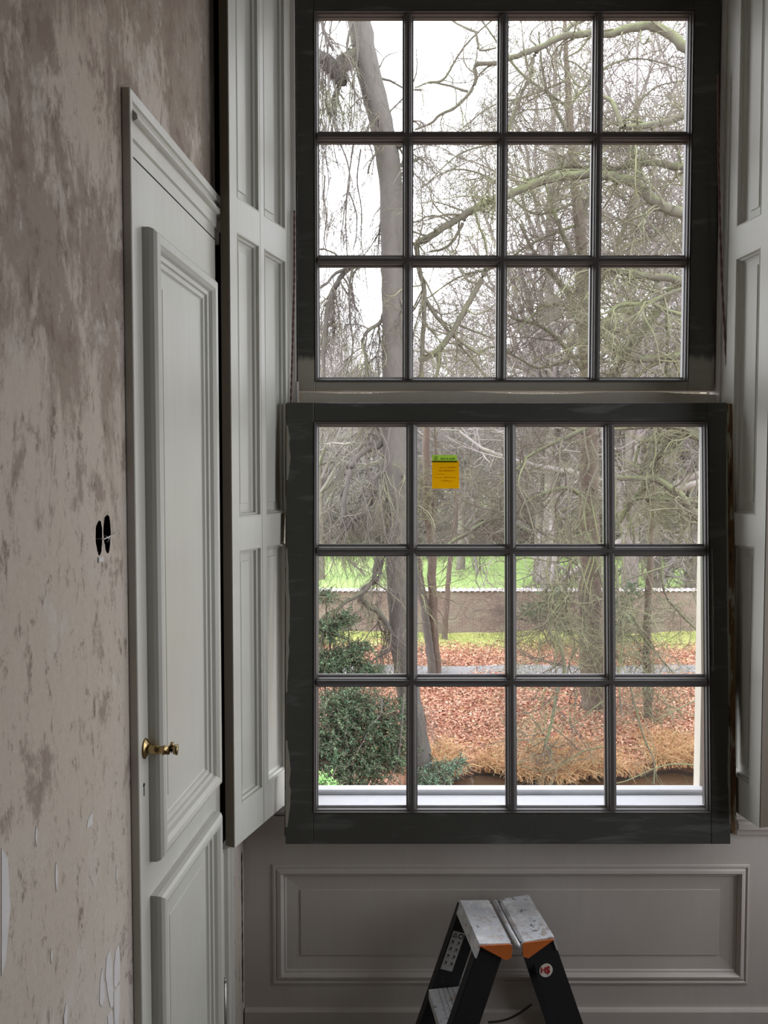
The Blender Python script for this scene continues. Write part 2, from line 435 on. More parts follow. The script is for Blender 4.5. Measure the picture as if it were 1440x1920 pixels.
# right wall with its own tall window opening (out of frame) that lights the panel wall
wr = MB()
RX = 1.85
wbox(wr, RX, RX + .25, -3.4, .9, FLOOR, CEIL); wbox(wr, RX, RX + .25, 2.1, 2.6, FLOOR, CEIL)
wbox(wr, RX, RX + .25, .9, 2.1, FLOOR, .5); wbox(wr, RX, RX + .25, .9, 2.1, 2.4, CEIL)
struct('wall_right', wr, 'roomwall')
wf = MB()
for z in (.5, 1.45, 2.35): wbox(wf, RX + .05, RX + .1, .9, 2.1, z, z + .05)
for k in range(5): wbox(wf, RX + .06, RX + .09, 0.9 + 1.17 * k / 4, 0.93 + 1.17 * k / 4, .5, 2.4)
struct('window_2', wf, 'greige')
# window wall
wm = MB()
wbox(wm, -1.3, -.36, 2.42, 2.62, -6, 3.6); wbox(wm, 1.16, 2.1, 2.42, 2.62, -6, 3.6)
wbox(wm, -.36, 1.16, 2.42, 2.62, 3.32, 3.6); wbox(wm, -.36, 1.16, 2.42, 2.62, -6, .44)
wbox(wm, -.9, -.47, 2.19, 2.419, FLOOR, .60); wbox(wm, 1.19, 1.85, 2.19, 2.419, FLOOR, .54)
wbox(wm, 1.19, 1.85, 2.2, 2.419, .54, CEIL)
struct('wall_front', wm, 'greige')
struct('wall_outside', wbox(MB(), -14, 2.1, 2.62, 2.66, -6, .42).box(-14, -.36, .42, 5, -2.66, -2.62)  .box(1.16, 2.1, .42, 5, -2.66, -2.62).box(-.36, 1.16, 3.34, 5, -2.66, -2.62), 'facade')

# ------------------------------------------------------------------ panelled apron below the window
AP = 2.185
ap = empty('wall_panelling', (0, AP, 0), kind='structure')
TH = .03
PU0, PU1, PV0, PV1 = -.328, 1.092, .092, .446
b_ = MB()
b_.box(-.424, PU0, .01, .62, -TH, 0); b_.box(PU1, 1.30, .01, .56, -TH, 0); b_.box(PU0, PU1, PV1, .60, -TH, 0); b_.box(PU0, PU1, .01, PV0, -TH, 0)
b_.build('panel_frame', 'apron', ap)
MB().frame(PU0, PV0, PU1, PV1, [(-.008, 0), (-.006, .004), (.0, .005), (.004, .001), (.010, .006), (.018, .0075), (.023, .002), (.026, -.004), (.030, -.004), (.034, -.008)]).build('panel_moulding', 'apron', ap)
MB().frame(PU0 + .034, PV0 + .034, PU1 - .034, PV1 - .034, [(0, -.008), (.042, -.012), (.0425, -.0085)], True).build('raised_panel', 'apron', ap)
MB().extr([(.012, 0), (.012, .010), (.006, .014), (-.13, .014), (-.13, 0)][::-1], 0, -.42, 1.30).build('skirting_board', 'apron', ap)
MB().box(1.30, 1.85, FLOOR, .56, -TH, -.002).build('side_panel', 'apron', ap)
# inner sill with nosing
SZ = .633
sl = empty('trim_1', (0, 0, 0), kind='structure')
prof = [(SZ - .002, 2.1835), (SZ, 2.186), (SZ - .004, 2.271), (SZ - .03, 2.271), (SZ - .03, 2.19), (SZ - .014, 2.188), (SZ - .02, 2.184)]
MB().extr([(z, -y) for z, y in prof], 0, -.335, 1.052).build('sill_board', 'white', sl)
MB().extr([(z, -y) for z, y in [(.585, 2.165), (.588, 2.169), (.588, 2.2), (.548, 2.2), (.548, 2.176), (.566, 2.174), (.568, 2.166)]], 0, 1.055, 1.6).build('sill_moulding', 'apron', sl)
MB().box(1.055, 1.6, .588, .592, -2.20, -2.17).build('sill_return', 'apron', sl)

# ------------------------------------------------------------------ fixed box frame of the window
w1 = empty('window_1', (0, 0, 0), kind='structure')
for x0, x1, xs in ((-.325, -.266, -.240), (1.010, 1.070, 1.0005)):
    a, b = min(x0, xs), max(x1, xs)
    MB().box(x0, x1 if xs < 0 else x1, .60, 3.14, -2.36, -2.245).build('box_post', 'post', w1)
    if xs < 0: MB().box(x1, xs, .60, 3.14, -2.36, -2.315).build('outer_stop', 'cream', w1)
    else: MB().box(xs, x0, .60, 3.14, -2.36, -2.315).build('outer_stop', 'cream', w1)
MB().box(-.325, 1.07, 3.10, 3.17, -2.42, -2.245).build('head_board', 'post', w1)
MB().box(-.26, 1.004, 1.80, 1.878, -2.40, -2.318).build('transom_bar', 'cream', w1)
MB().extr([(.58, -2.272), (.639, -2.272), (.643, -2.276), (.640, -2.318), (.632, -2.322), (.58, -2.322)], 0, -.266, 1.010).build('sill_upstand', 'white', w1)
MB().extr([(.50, -2.322), (.60, -2.322), (.45, -2.70), (.42, -2.70)], 0, -.355, 1.155).build('outer_sill', 'white', w1)
MB().box(-.2665, -.258, 1.70, 1.905, -2.262, -2.247, .003).build('parting_peg', 'pegwhite', w1)
# wavy undercoated strip under the upper sash
pts = []
for i in range(40):
    x = -.245 + 1.25 * i / 39; pts.append((x, 1.874 - .004 * math.sin(i * .35) - .004 * (i / 39) + random.uniform(-.0006, .0006)))
mb = MB(); mb.loft([[(x, 1.79, .0), (x, z, 0), (x, z, .016), (x, 1.79, .02)] for x, z in pts], True, True)
o = mb.build('transom_lip', 'greige', w1); o.location = (0, 2.272, 0)
M['undercoat'] = paint('olive_undercoat', (.60, .58, .51), .5); o.data.materials[0] = M['undercoat']; o['label'] = 'wavy-edged undercoated strip below the upper sash'


# ------------------------------------------------------------------ sashes
def sash(name, loc, rot, x0, x1, L, gx0, gx1, gz0, gz1, mat, thick=.036, **kw):
    r = empty(name, loc, rot=rot, **kw)
    mw = .013
    a0, a1, c0, c1 = gx0 - mw, gx1 + mw, gz0 - mw, gz1 + mw
    MB().box(x0, a0, 0, L, -thick, 0, .002).build('stile', mat, r)
    MB().box(a1, x1, 0, L, -thick, 0, .002).build('stile', mat, r)
    MB().box(a0, a1, 0, c0, -thick, -.0005, .002).build('bottom_rail', mat, r)
    MB().box(a0, a1, c1, L, -thick, -.0005, .002).build('top_rail', mat, r)
    MB().frame(a0, c0, a1, c1, [(0, -.0005), (.001, .0015), (.003, .0012), (.004, -.003), (.008, -.005), (.0105, -.012), (mw, -.014), (mw, -.03), (.004, -thick)]).build('sash_moulding', 'bead', r)
    bw = .0165
    half = [(-bw, -.026), (-bw, -.014), (-.012, -.011), (-.0095, -.004), (-.0062, -.002), (-.005, .001)]
    poly = half + [(-x, w) for x, w in half[::-1]] + [(.006, -thick), (-.006, -thick)]
    pw = (gx1 - gx0 - 3 * 2 * bw) / 4; ph = (gz1 - gz0 - 2 * 2 * bw) / 3
    for i in range(3):
        xc = gx0 + (i + 1) * pw + (2 * i + 1) * bw
        MB().extr([(xc + x, w) for x, w in poly], 1, gz0 - .004, gz1 + .004).build('glazing_bar', 'bead', r)
    for j in range(2):
        zc = gz0 + (j + 1) * ph + (2 * j + 1) * bw
        MB().extr([(zc + x, w + .0004) for x, w in poly], 0, gx0 - .004, gx1 + .004).build('glazing_bar', 'bead', r)
    for i in range(4):
        for j in range(3):
            xa = gx0 + i * (pw + 2 * bw); za = gz0 + j * (ph + 2 * bw)
            MB().add([(xa - .003, za - .003, -.024), (xa + pw + .003, za - .003, -.024), (xa + pw + .003, za + ph + .003, -.024), (xa - .003, za + ph + .003, -.024)], [(0, 1, 2, 3)]).build('pane', 'glass', r)
            # pale putty line on the lower edge
            MB().box(xa, xa + pw, za, za + .0035, -.0225, -.018).build('putty_line', 'putty', r)
    return r, (pw, ph, bw)


M['putty'] = plain('pale_putty', (.62, .62, .66), .5)
us, _ = sash('glazed_sash', (0, 2.27, 1.878), None, -.262, 1.006, 1.22, -.197, .913, .0414, 1.1172, 'sash_up',
             label='dark grey upper twelve-pane window sash above the transom, olive undercoat at its foot', cat='window sash')
LEAN = math.atan(.075 / 1.285)
ls, (pw, ph, bw) = sash('glazed_sash', (0, 2.115, .5497), (-LEAN, 0, 0), -.2865, 1.008, 1.288, -.193, .939, .1027, 1.219, 'sash',
                        label='dark grey lower twelve-pane window sash hung loose in front of the sill', cat='window sash')
MB().box(1.008, 1.0262, .03, 1.285, -.034, -.003).build('worn_edge', 'flake', ls)
MB().box(1.0262, 1.0325, .045, 1.293, -.042, -.02).build('gap_shadow_strip', 'black', ls)  # black strip standing in for the shadow between sash and shutter
MB().box(-.2905, -.2865, .02, 1.285, -.034, -.008).build('worn_edge', 'flake', ls)
def blob(pts, w0, w1, name, mat, par):
    MB().loft([[(x, z, w0) for x, z in pts], [(x, z, w1) for x, z in pts]], True, True).build(name, mat, par)
def jag(x0, z0, z1, wid, n=9, seed=1, side=1):
    rs = random.Random(seed); left = []; right = []
    for i in range(n + 1):
        z = z0 + (z1 - z0) * i / n; left.append((x0, z)); right.append((x0 + side * wid * (.35 + .65 * math.sin(math.pi * (i + .3) / (n + .6))) * rs.uniform(.7, 1.1), z))
    return left + right[::-1]
M['flakegrey'] = plain('old_grey_paint', (.32, .31, .26), .6)
blob(jag(-.2865, 1.06, 1.22, .013, 9, 3), -.0005, .0008, 'paint_flake', 'flakegrey', ls)
blob(jag(-.2865, .05, .30, .015, 12, 5), -.0005, .0008, 'paint_flake', 'flakegrey', ls)
blob(jag(-.2865, .44, .86, .011, 14, 15), -.0005, .0008, 'paint_flake', 'flakegrey', ls)
blob(jag(1.008, .40, 1.22, .006, 18, 16, -1), -.0005, .0008, 'paint_flake', 'flakegrey', ls)
blob(jag(1.008, .06, .34, .008, 12, 6, -1), -.0005, .0008, 'paint_flake', 'flakegrey', ls)
blob(jag(.960, .50, .86, .004, 12, 8), -.0005, .0006, 'paint_flake', 'flakegrey', ls)

# cords
for pts, lab in (([(552, 395, 2.235), (552, 520, 2.232), (549, 640, 2.23), (545, 757, 2.225)], 'reddish brown sash cord hanging at the left of the window'),
                 ([(1346, 140, 2.238), (1347, 300, 2.236), (1353, 520, 2.232), (1366, 757, 2.225)], 'reddish brown sash cord slanting down at the right of the window')):
    P_ = [at(*p) for p in pts]; mb = MB(); K = 90
    line = []
    for k in range(K + 1):
        t_ = k / K * (len(P_) - 1); i = min(int(t_), len(P_) - 2); line.append(P_[i].lerp(P_[i + 1], t_ - i))
    for ph_ in (0, math.pi):
        mb.tube([(p.x + .0016 * math.cos(k * .9 + ph_), p.z, -p.y + .0016 * math.sin(k * .9 + ph_)) for k, p in enumerate(line)], .002, 5)
    tag(mb.build('sash_cord', 'rope'), lab, 'cord', 'cords of the lower sash')

# notes stuck to the glass (upper row, second pane of the lower sash)
def sash_pt(px, py, off=0):
    n = Vector((0, -math.cos(LEAN), math.sin(LEAN))); o = Vector((0, 2.115, .5497)) + n * off
    r = ray(px, py); t_ = (o - Vector((0, 0, EYE))).dot(n) / r.dot(n); p = Vector((0, 0, EYE)) + r * t_
    q = Matrix.Rotation(LEAN, 3, 'X') @ (p - Vector((0, 2.115, .5497))); return q.x, q.z


def note(name, x0, y0, x1, y1, mat, off, **kw):
    (u0, v1), (u1, v0) = sash_pt(x0, y0, -.02), sash_pt(x1, y1, -.02)
    c = Vector(((u0 + u1) / 2, 0, v0)); R_ = Matrix.Rotation(-LEAN, 3, 'X')
    loc = Vector((0, 2.115, .5497)) + R_ @ Vector((c.x, -off, c.z))
    w, h = u1 - u0, v1 - v0
    mb = MB(); K = 6
    mb.loft([[(-w / 2, h * k / K, .0006 + .002 * (1 - k / K) ** 2), (w / 2, h * k / K, .0006 + .0015 * (1 - k / K) ** 2), (w / 2, h * k / K, .0010 + .0015 * (1 - k / K) ** 2), (-w / 2, h * k / K, .001 + .002 * (1 - k / K) ** 2)] for k in range(K + 1)], True, True)
    o = mb.build(name, mat); o.location = loc; o.rotation_euler = (-LEAN, 0, 0); tag(o, **kw); return o, w, h


yn, w, h = note('sticky_note', 810, 864, 861, 916, 'note_y', -.0225, label='square orange-yellow sticky note on the glass of the lower sash', cat='note')
for k, (a, b) in enumerate(((.30, .9), (.25, .85), (.15, .5), (.12, .9), (.35, .8))):
    mb = MB(); zz = h * (.74 - .12 * k)
    for j in range(9):
        ua = -w / 2 + w * (a + (b - a) * j / 9); mb.box(ua, ua + w * (b - a) / 13, zz, zz + h * random.uniform(.015, .04), .0031, .0034)
    mb.build('pencil_line', 'ink_y', yn)
gn, w, h = note('paper_label', 810, 853, 857, 867, 'note_g', -.0215, label='narrow green paper label with small print above the yellow note', cat='label')
mb = MB()
for a, b in ((.02, .22), (.26, .34), (.38, .60)):
    n_ = max(2, int((b - a) * 26))
    for j in range(n_):
        ua = w * a + w * (b - a) * j / n_ - w * .18; mb.box(ua, ua + w * (b - a) / n_ * .72, h * .38, h * (.38 + random.uniform(.14, .24)), .0031, .0034)
mb.build('print_line', 'ink', gn)
mb = MB()
for j in range(4): mb.box(-w * .42 + j % 2 * .001, -w * .28, h * (.36 + .12 * j), h * (.42 + .12 * j), .0031, .0034)
mb.build('print_mark', 'ink', gn)
MB().box(-w / 2, w / 2, 0, h * .22, .0031, .0033).build('overlap_strip', 'note_d', gn)

# ------------------------------------------------------------------ folding shutters
ROWS = [(.735, 1.422), (1.508, 2.253), (2.341, 3.06)]
PP = [(0, 0), (.002, .0012), (.004, .0005), (.005, -.008), (.010, -.011), (.011, -.018), (.018, -.021)]


def leaf(parent, u0, u1, p0, p1, s):
    f = MB(); th = .027
    f.box(u0 + .0008, p0, SZ, 3.14, -th, 0); f.box(p1, u1 - .0008, SZ, 3.14, -th, 0)
    zz = [SZ] + [z for r in ROWS for z in r] + [3.14]
    for k in range(0, len(zz), 2): f.box(p0, p1, zz[k], zz[k + 1], -th, 0)
    f.build('leaf_frame', 'greige', parent, s)
    for (a, b), lower in zip([(.735, 1.422), (1.508, 2.253), (2.341, 3.06)], (1, 0, 0)):
        if lower: a, b = .735, 1.422
        MB().frame(p0, a, p1, b, PP).build('panel_moulding', 'greige', parent, s)
        MB().frame(p0 + .018, a + .018, p1 - .018, b - .018, [(0, -.021), (.018, -.022), (.0188, -.0185)], True).build('panel', 'greige', parent, s)
        MB().box(p0, p1, a, b, -th, -th + .004).build('panel_back', 'greige', parent, s)


SL0 = (-.3956, 1.927); SLU = (.347, .938)
# rows are listed bottom to top with the stiles between them
ROWS = [(.735, 1.422), (1.508, 2.253), (2.341, 3.06)]
sh = empty('window_shutter', (SL0[0], SL0[1], 0), SLU, label='greige two-leaf panelled shutter folded back left of the window', cat='shutter')
leaf(sh, 0, .156, .036, .150, -1)
leaf(sh, .156, .372, .178, .304, -1)
MB().box(-.0015, .0005, SZ + .002, 3.138, -.0265, -.0015).build('edge_strip', 'brown_side', sh)
SR0 = (1.0514, 2.0393); SRU = (-.0138, .08)
sr = empty('window_shutter', (SR0[0], SR0[1], 0), SRU, label='greige panelled shutter leaf folded back right of the window', cat='shutter')
leaf(sr, 0, .215, .044, .152, 1)
MB().box(.0, .200, SZ, 3.14, -.10, -.031).build('folded_leaf', 'brown_side', sr, 1)
MB().box(-.0015, .0005, SZ + .002, 3.138, -.0265, -.0015).build('edge_strip', 'brown_side', sr, 1)

# ------------------------------------------------------------------ closet door in the left wall
def wallplace(mb, name, mat, parent): return mb.build(name, mat, parent)


DU0, DU1, DTOP = 1.447, 1.938, 2.222
dr = empty('door_1', WALL, WU, kind='structure')
A = .0175
# architrave: edge strip left, moulded head, moulded right side
MB().box(1.4355, DU0, FLOOR, 2.345, 0, A, .0015).build('architrave_edge', 'door', dr)
headp = [(2.345, 0), (2.345, .0135), (2.341, A), (2.315, A), (2.312, .0255), (2.308, .027), (2.300, .024), (2.292, .019), (2.286, .0175), (2.283, .0145), (2.250, .0135), (2.247, .009), (DTOP + .002, .0085), (DTOP + .002, 0)]
headp = [(2.345, 0), (2.345, .0165), (2.325, .0175), (2.3235, .012), (2.319, .0125), (2.308, .018), (2.300, .0255), (2.292, .0275), (2.289, .023), (2.287, .016), (2.258, .0155), (2.255, .0105), (DTOP + .002, .0105), (DTOP + .002, 0)]
MB().extr([(z, w) for z, w in headp], 0, DU0, 1.984).build('architrave_head', 'door', dr)
jp = [(DU1 + .002, 0), (DU1 + .002, .010), (1.949, .0105), (1.951, .016), (1.958, .017), (1.961, .012), (1.972, .0125), (1.976, .022), (1.984, .0265), (1.992, .02), (1.998, .0185), (2.004, .0185), (2.008, .023), (2.030, .022), (2.030, 0)]
mb = MB(); mb.loft([[(u, FLOOR, w) for u, w in jp], [(u, .612, w) for u, w in jp]], True, True); mb.build('architrave_side', 'door', dr)
lf = MB().box(DU0 + .0015, DU1, FLOOR, DTOP, .001, .014, .001).build('door_leaf', 'door', dr)
T0 = .014
BOL = [(0, T0), (.0003, T0 + .014), (.003, T0 + .022), (.009, T0 + .0272), (.017, T0 + .029), (.026, T0 + .0275), (.034, T0 + .021), (.0375, T0 + .013),
       (.0385, T0 + .0138), (.047, T0 + .0125), (.049, T0 + .007), (.058, T0 + .006), (.061, T0 + .001), (.066, T0 - .001)]
PN = [((DU0 + .062, .832, DU1 - .006, 2.100)), ((DU0 + .035, .02 + FLOOR + .2, DU1 - .006, .752))]
PL = DU0 + .043
for (a0, b0, a1, b1) in ((PL, .828, 1.884, 2.104), (PL, .10, 1.884, .757)):
    m_ = MB(); m_.frame(a0, b0, a1, b1, BOL)
    o = m_.build('bolection_moulding', 'door', lf)
    MB().frame(a0 + .066, b0 + .066, a1 - .066, b1 - .066, [(0, T0 - .001), (.030, T0 - .001), (.0315, T0 + .0012), (.034, T0 + .0012)], True).build('door_panel', 'door', lf)
MB().box(DU0 + .0009, DU0 + .0023, FLOOR, DTOP, .0138, .0143).build('door_gap', 'black', dr)
MB().box(DU0, DU1, DTOP - .0012, DTOP + .0022, .0138, .0143).build('door_gap', 'black', dr)
MB().box(DU1, DU1 + .002, FLOOR, DTOP, .0008, .006).build('door_gap', 'black', dr)
# lever handle and keyhole
hv = 1.068; hu = DU0 + .026
rose = MB(); K = 20
prof = [(.000, .021), (.002, .0205), (.0035, .017), (.006, .012), (.010, .0085), (.014, .0082)]
rose.loft([[(hu + r * .75 * math.cos(2 * math.pi * k / K), hv + r * math.sin(2 * math.pi * k / K), T0 + d) for k in range(K)] for d, r in prof], False, True, smooth=True)
hr = empty('door_handle', (0, 0, 0)); hr.parent = lf; hr['label'] = 'aged brass lever handle'
rose.build('door_handle_plate', 'brass', lf)
bpy.data.objects.remove(hr)
neck = [(hu, hv, T0 + .008), (hu, hv, T0 + .014), (hu, hv - .001, T0 + .020), (hu, hv - .002, T0 + .026), (hu + .001, hv - .002, T0 + .031), (hu + .001, hv - .002, T0 + .036), (hu + .002, hv - .002, T0 + .0375), (hu + .002, hv - .003, T0 + .039), (hu + .003, hv - .003, T0 + .041), (hu + .004, hv - .003, T0 + .049), (hu + .005, hv - .003, T0 + .052), (hu + .007, hv - .003, T0 + .055), (hu + .009, hv - .003, T0 + .064)]
o = MB().tube(neck, [.0100, .0090, .0102, .0088, .0078, .0078, .0102, .0102, .0086, .0088, .0074, .0088, .0112], 12).build('door_handle', 'brass', lf)
o['label'] = 'aged brass lever handle'
MB().tube([(hu + .016, hv + .008, T0 + .050), (hu + .008, hv + .002, T0 + .052)], [.0035, .005], 10).build('handle_knob', 'brass', lf)
MB().tube([(DU0 + .0185, .985 + .012, T0 - .001), (DU0 + .0185, .985 + .012, T0 + .0006)], .004, 10).box(DU0 + .017, DU0 + .020, .975, .997, T0, T0 + .0006).build('keyhole', 'black', lf)
# lower hinge
MB().tube([(DU1 + .006, .05, .020), (DU1 + .006, .262, .020)], .0062, 12).tube([(DU1 + .006, .262, .020), (DU1 + .006, .274, .020)], [.004, .0045], 10).build('door_hinge', 'steel', dr)
MB().box(DU1 - .012, DU1 + .004, .05, .225, .0135, .0165).build('hinge_plate', 'steel', dr)

# pale chips where plaster has come off
def wp(px, py):
    n = Vector((1, -WK, 0)).normalized(); o = Vector(WALL); r = ray(px, py); t_ = (o - Vector((0, 0, EYE))).dot(n) / r.dot(n)
    p = Vector((0, 0, EYE)) + r * t_ - o; U = Vector((WK, 1, 0)).normalized(); return p.dot(U), p.z + 0


chips = [[(205, 1780), (209, 1800), (211, 1850), (212, 1885), (207, 1890), (202, 1868), (197, 1830), (199, 1796)],
         [(222, 1768), (224, 1790), (224, 1838), (216, 1852), (213, 1850), (213, 1812), (216, 1785)],
         [(191, 1815), (194, 1840), (196, 1868), (190, 1888), (186, 1880), (187, 1840)],
         [(224, 1845), (223, 1900), (221, 1935), (215, 1935), (213, 1900), (213, 1860)],
         [(210, 1893), (211, 1935), (203, 1935), (201, 1905)],
         [(105, 1616), (108, 1635), (107, 1662), (105, 1672), (103, 1650), (103, 1625)],
         [(168, 1530), (172, 1522), (173, 1545), (166, 1551), (162, 1552), (164, 1538)],
         [(123, 1880), (127, 1890), (125, 1915), (120, 1930), (119, 1905)],
         [(95, 1778), (98, 1790), (96, 1808), (94, 1795)], [(218, 1622), (220, 1640), (218, 1657), (217, 1640)],
         [(67, 1548), (70, 1560), (68, 1588), (65, 1570)]]
chips += [[(x0, 1590), (x0 + 12, 1610), (x0 + 16, 1700), (x0 + 8, 1800), (x0, 1830)] for x0 in (2,)]
for c in chips:
    q = [wp(*p) for p in c]
    MB().loft([[(u, v, -.0004) for u, v in q], [(u, v, .0009) for u, v in q]], False, True).build('plaster_chip', 'chip', wl)
# torn seam along the corner with the panelling
random.seed(21)
mb = MB(); q = []
for k in range(26):
    v_ = .50 - .46 * k / 25; q.append((v_, .0026 + .0055 * abs(math.sin(k * 1.7)) * random.uniform(.3, 1)))
mb.loft([[(2.178 - d, v_, .0006), (2.178 + d, v_, .0006)] for v_, d in q], closed=False)
mb.build('corner_crack', 'black', wl)

# ================================================================== STEP LADDER
LA = Vector((.9895, .1449)); 
ld = empty('step_ladder', (.352, 1.921, FLOOR), LA, label='black step ladder with paint-spattered aluminium top in front of the panelling', cat='ladder')
H = .385 - FLOOR; BD = .197; SLP = .352
def stile(sgn, b0, b1, name):
    o0, o1 = .103, .014                      # outer / inner edge at the top
    top = H - .012
    def P(d, h): return (sgn * (d + SLP * (top - h)), h)
    pts = [P(o0, top + .006), P(o0, 0), P(o0 - .078, 0), P(o0 - .078 + .002, top - .055), P(o1, top - .008), P(o1, top + .006)]
    pts[3] = P(.030, top - .02)
    mb = MB(); mb.loft([[(a, h, -b0) for a, h in pts], [(a, h, -b1) for a, h in pts]], True, True)
    o = mb.build(name, 'ladder', ld)
    fl = MB()
    q0, q1 = P(o0, top), P(o0, .0); bb = b1 if b0 < .1 else b0
    fl.loft([[(q0[0], q0[1], -b0 - .0005), (q0[0] + sgn * .003, q0[1], -b0 - .0005), (q0[0] + sgn * .003, q0[1], -b0 - .03 + .0005), (q0[0], q0[1], -b0 - .03)],
             [(q1[0], q1[1], -b0 - .0005), (q1[0] + sgn * .003, q1[1], -b0 - .0005), (q1[0] + sgn * .003, q1[1], -b0 - .03), (q1[0], q1[1], -b0 - .03)]], True, True)
    fl.build('stile_flange', 'ladder', o)
    return o
for sgn in (-1, 1):
    near = stile(sgn, 0, .006, 'stile'); far = stile(sgn, BD - .006, BD, 'stile')
    if sgn < 0: nl, fl_ = near, far
    else: nr = near
for sgn in (-1, 1):
    def PT(d, dh): return (sgn * d, H + dh)
    sec = [PT(.103, .004), PT(.020, -.002), PT(.013, -.008), PT(.012, -.03), PT(.016, -.03), PT(.018, -.010), PT(.099, -.002), PT(.110, -.034), PT(.114, -.034)]
    mb = MB(); mb.loft([[(a, h, .004) for a, h in sec], [(a, h, -BD - .004) for a, h in sec]], True, True)
    mb.build('top_tread', 'alu', ld)
    tri = [PT(.103, -.0005), PT(.020, -.0035), PT(.0135, -.012), PT(.0165, -.040), PT(.030, -.046)]
    MB().loft([[(a, h, .0045) for a, h in tri], [(a, h, .0075) for a, h in tri]], True, True).build('orange_corner', 'orange', ld)
MB().tube([(0, H - .006, .012), (0, H - .006, -BD)], .0062, 14).build('hinge_pin', 'alu', ld)
for k, hh in enumerate((.272, .03)):
    for sgn in (-1, 1):
        e = .103 + SLP * (H - .012 - hh)
        if sgn < 0:
            mb = MB().box(-e - .014, -e + .090, hh - .028, hh, -BD + .006, -.006, .003)
            st = mb.build('step', 'alu', ld)
            g_ = MB()
            for r_ in range(5): g_.box(-e + .014 + r_ * .014, -e + .018 + r_ * .014, hh, hh + .0012, -BD + .01, -.01)
            g_.build('step_ribs', 'alu', st)
        else:
            MB().box(e - .060, e - .035, hh + .02, hh + .045, -BD + .006, -.006, .003).build('rear_brace', 'alu', ld)
mb = MB(); p0 = (.062, .30, -.02); p1 = (-.062, .262, -.02)
mb.tube([(p0[0] + (p1[0] - p0[0]) * k / 8, p0[1] + (p1[1] - p0[1]) * k / 8 - .014 * math.sin(math.pi * k / 8), -.05) for k in range(9)], .0028, 8).build('safety_strap', 'stickerb', ld)
# round red-on-white sticker
def disc(mb, cu_, cv_, r, w0, w1, K=28): return mb.loft([[(cu_ + r * math.cos(2 * math.pi * k / K), cv_ + r * math.sin(2 * math.pi * k / K), w) for k in range(K)] for w in (w0, w1)], True, True)
su, sv = .082, H - .088
st = disc(MB(), su, sv, .0185, .0003, .0010).build('round_sticker', 'stickerw', nr)
text('H', .021, (su - .0075, -.0014, sv + .001), (math.pi / 2, 0, -.0), 'stickerr', 'sticker_letter', st)
text('S', .025, (su + .0055, -.0016, sv), (math.pi / 2, 0, 0), 'stickerr', 'sticker_letter', st)
MB().box(su + .0049, su + .0061, sv - .0125, sv + .0125, .0010, .0020).build('sticker_bar', 'stickerr', st)
# warning label on the far left stile, slanted like the stile
ang = math.atan(SLP)
lb = empty('warning_label', (0, 0, 0)); bpy.data.objects.remove(lb)
def lab_pt(a, h):   # label-local -> stile plane
    c0 = (-.127, H - .150 + .012)
    return (c0[0] + a * math.cos(ang) + h * math.sin(ang), c0[1] - a * math.sin(ang) + h * math.cos(ang))
def lab_poly(pts, w0, w1, name, mat, par):
    q = [lab_pt(*p) for p in pts]; return MB().loft([[(a, h, w0) for a, h in q], [(a, h, w1) for a, h in q]], True, True).build(name, mat, par)
LW = -BD + .006
lb = lab_poly([(-.018, -.058), (.018, -.058), (.018, .058), (-.018, .058)], LW + .0003, LW + .001, 'warning_label', 'sticker', fl_)
lb['label'] = 'grey warning label with black pictograms'
lab_poly([(-.016, .040), (-.001, .040), (-.0085, .054)], LW + .001, LW + .0014, 'pictogram', 'stickerb', lb)
lab_poly([(-.0125, .0425), (-.0045, .0425), (-.0085, .0495)], LW + .0014, LW + .0017, 'pictogram_mark', 'sticker', lb)
lab_poly([(.009 + .008 * math.cos(k * math.pi / 8), .047 + .008 * math.sin(k * math.pi / 8)) for k in range(16)], LW + .001, LW + .0014, 'pictogram', 'stickerb', lb)
lab_poly([(.009 + .005 * math.cos(k * math.pi / 4), .047 + .005 * math.sin(k * math.pi / 4)) for k in range(8)], LW + .0014, LW + .0017, 'pictogram_mark', 'sticker', lb)
for r_ in range(4):
    for c_ in range(2):
        cx, cy = -.009 + .018 * c_, .026 - .021 * r_
        for (x0, y0), (x1, y1) in (((-.004, -.007), (.000, .003)), ((.000, .003), (.004, -.006)), ((-.005, .004), (.005, .001)), ((0, 0), (.001, .007))):
            dx, dy = x1 - x0, y1 - y0; L_ = math.hypot(dx, dy); nx, ny = -dy / L_ * .0007, dx / L_ * .0007
            lab_poly([(cx + x0 - nx, cy + y0 - ny), (cx + x1 - nx, cy + y1 - ny), (cx + x1 + nx, cy + y1 + ny), (cx + x0 + nx, cy + y0 + ny)], LW + .001, LW + .0014, 'pictogram', 'stickerb', lb)

# ================================================================== OUTDOORS
GZ = -4.4


def arr_mesh(name, V, Q, mat, parent=None, smooth=True, n=4):
    me = bpy.data.meshes.new(name); V = np.asarray(V, np.float32).reshape(-1, 3); Q = np.asarray(Q, np.int32).reshape(-1, n)
    me.vertices.add(len(V)); me.vertices.foreach_set('co', V.ravel())
    me.loops.add(Q.size); me.loops.foreach_set('vertex_index', Q.ravel())
    me.polygons.add(len(Q)); me.polygons.foreach_set('loop_start', np.arange(0, Q.size, n, dtype=np.int32))
    me.polygons.foreach_set('use_smooth', np.full(len(Q), smooth)); me.update(calc_edges=True)
    me.materials.append(M[mat]); o = bpy.data.objects.new(name, me); COL.objects.link(o)
    if parent: o.parent = parent
    return o


def norm(a): return a / np.maximum(np.linalg.norm(a, axis=-1, keepdims=True), 1e-9)


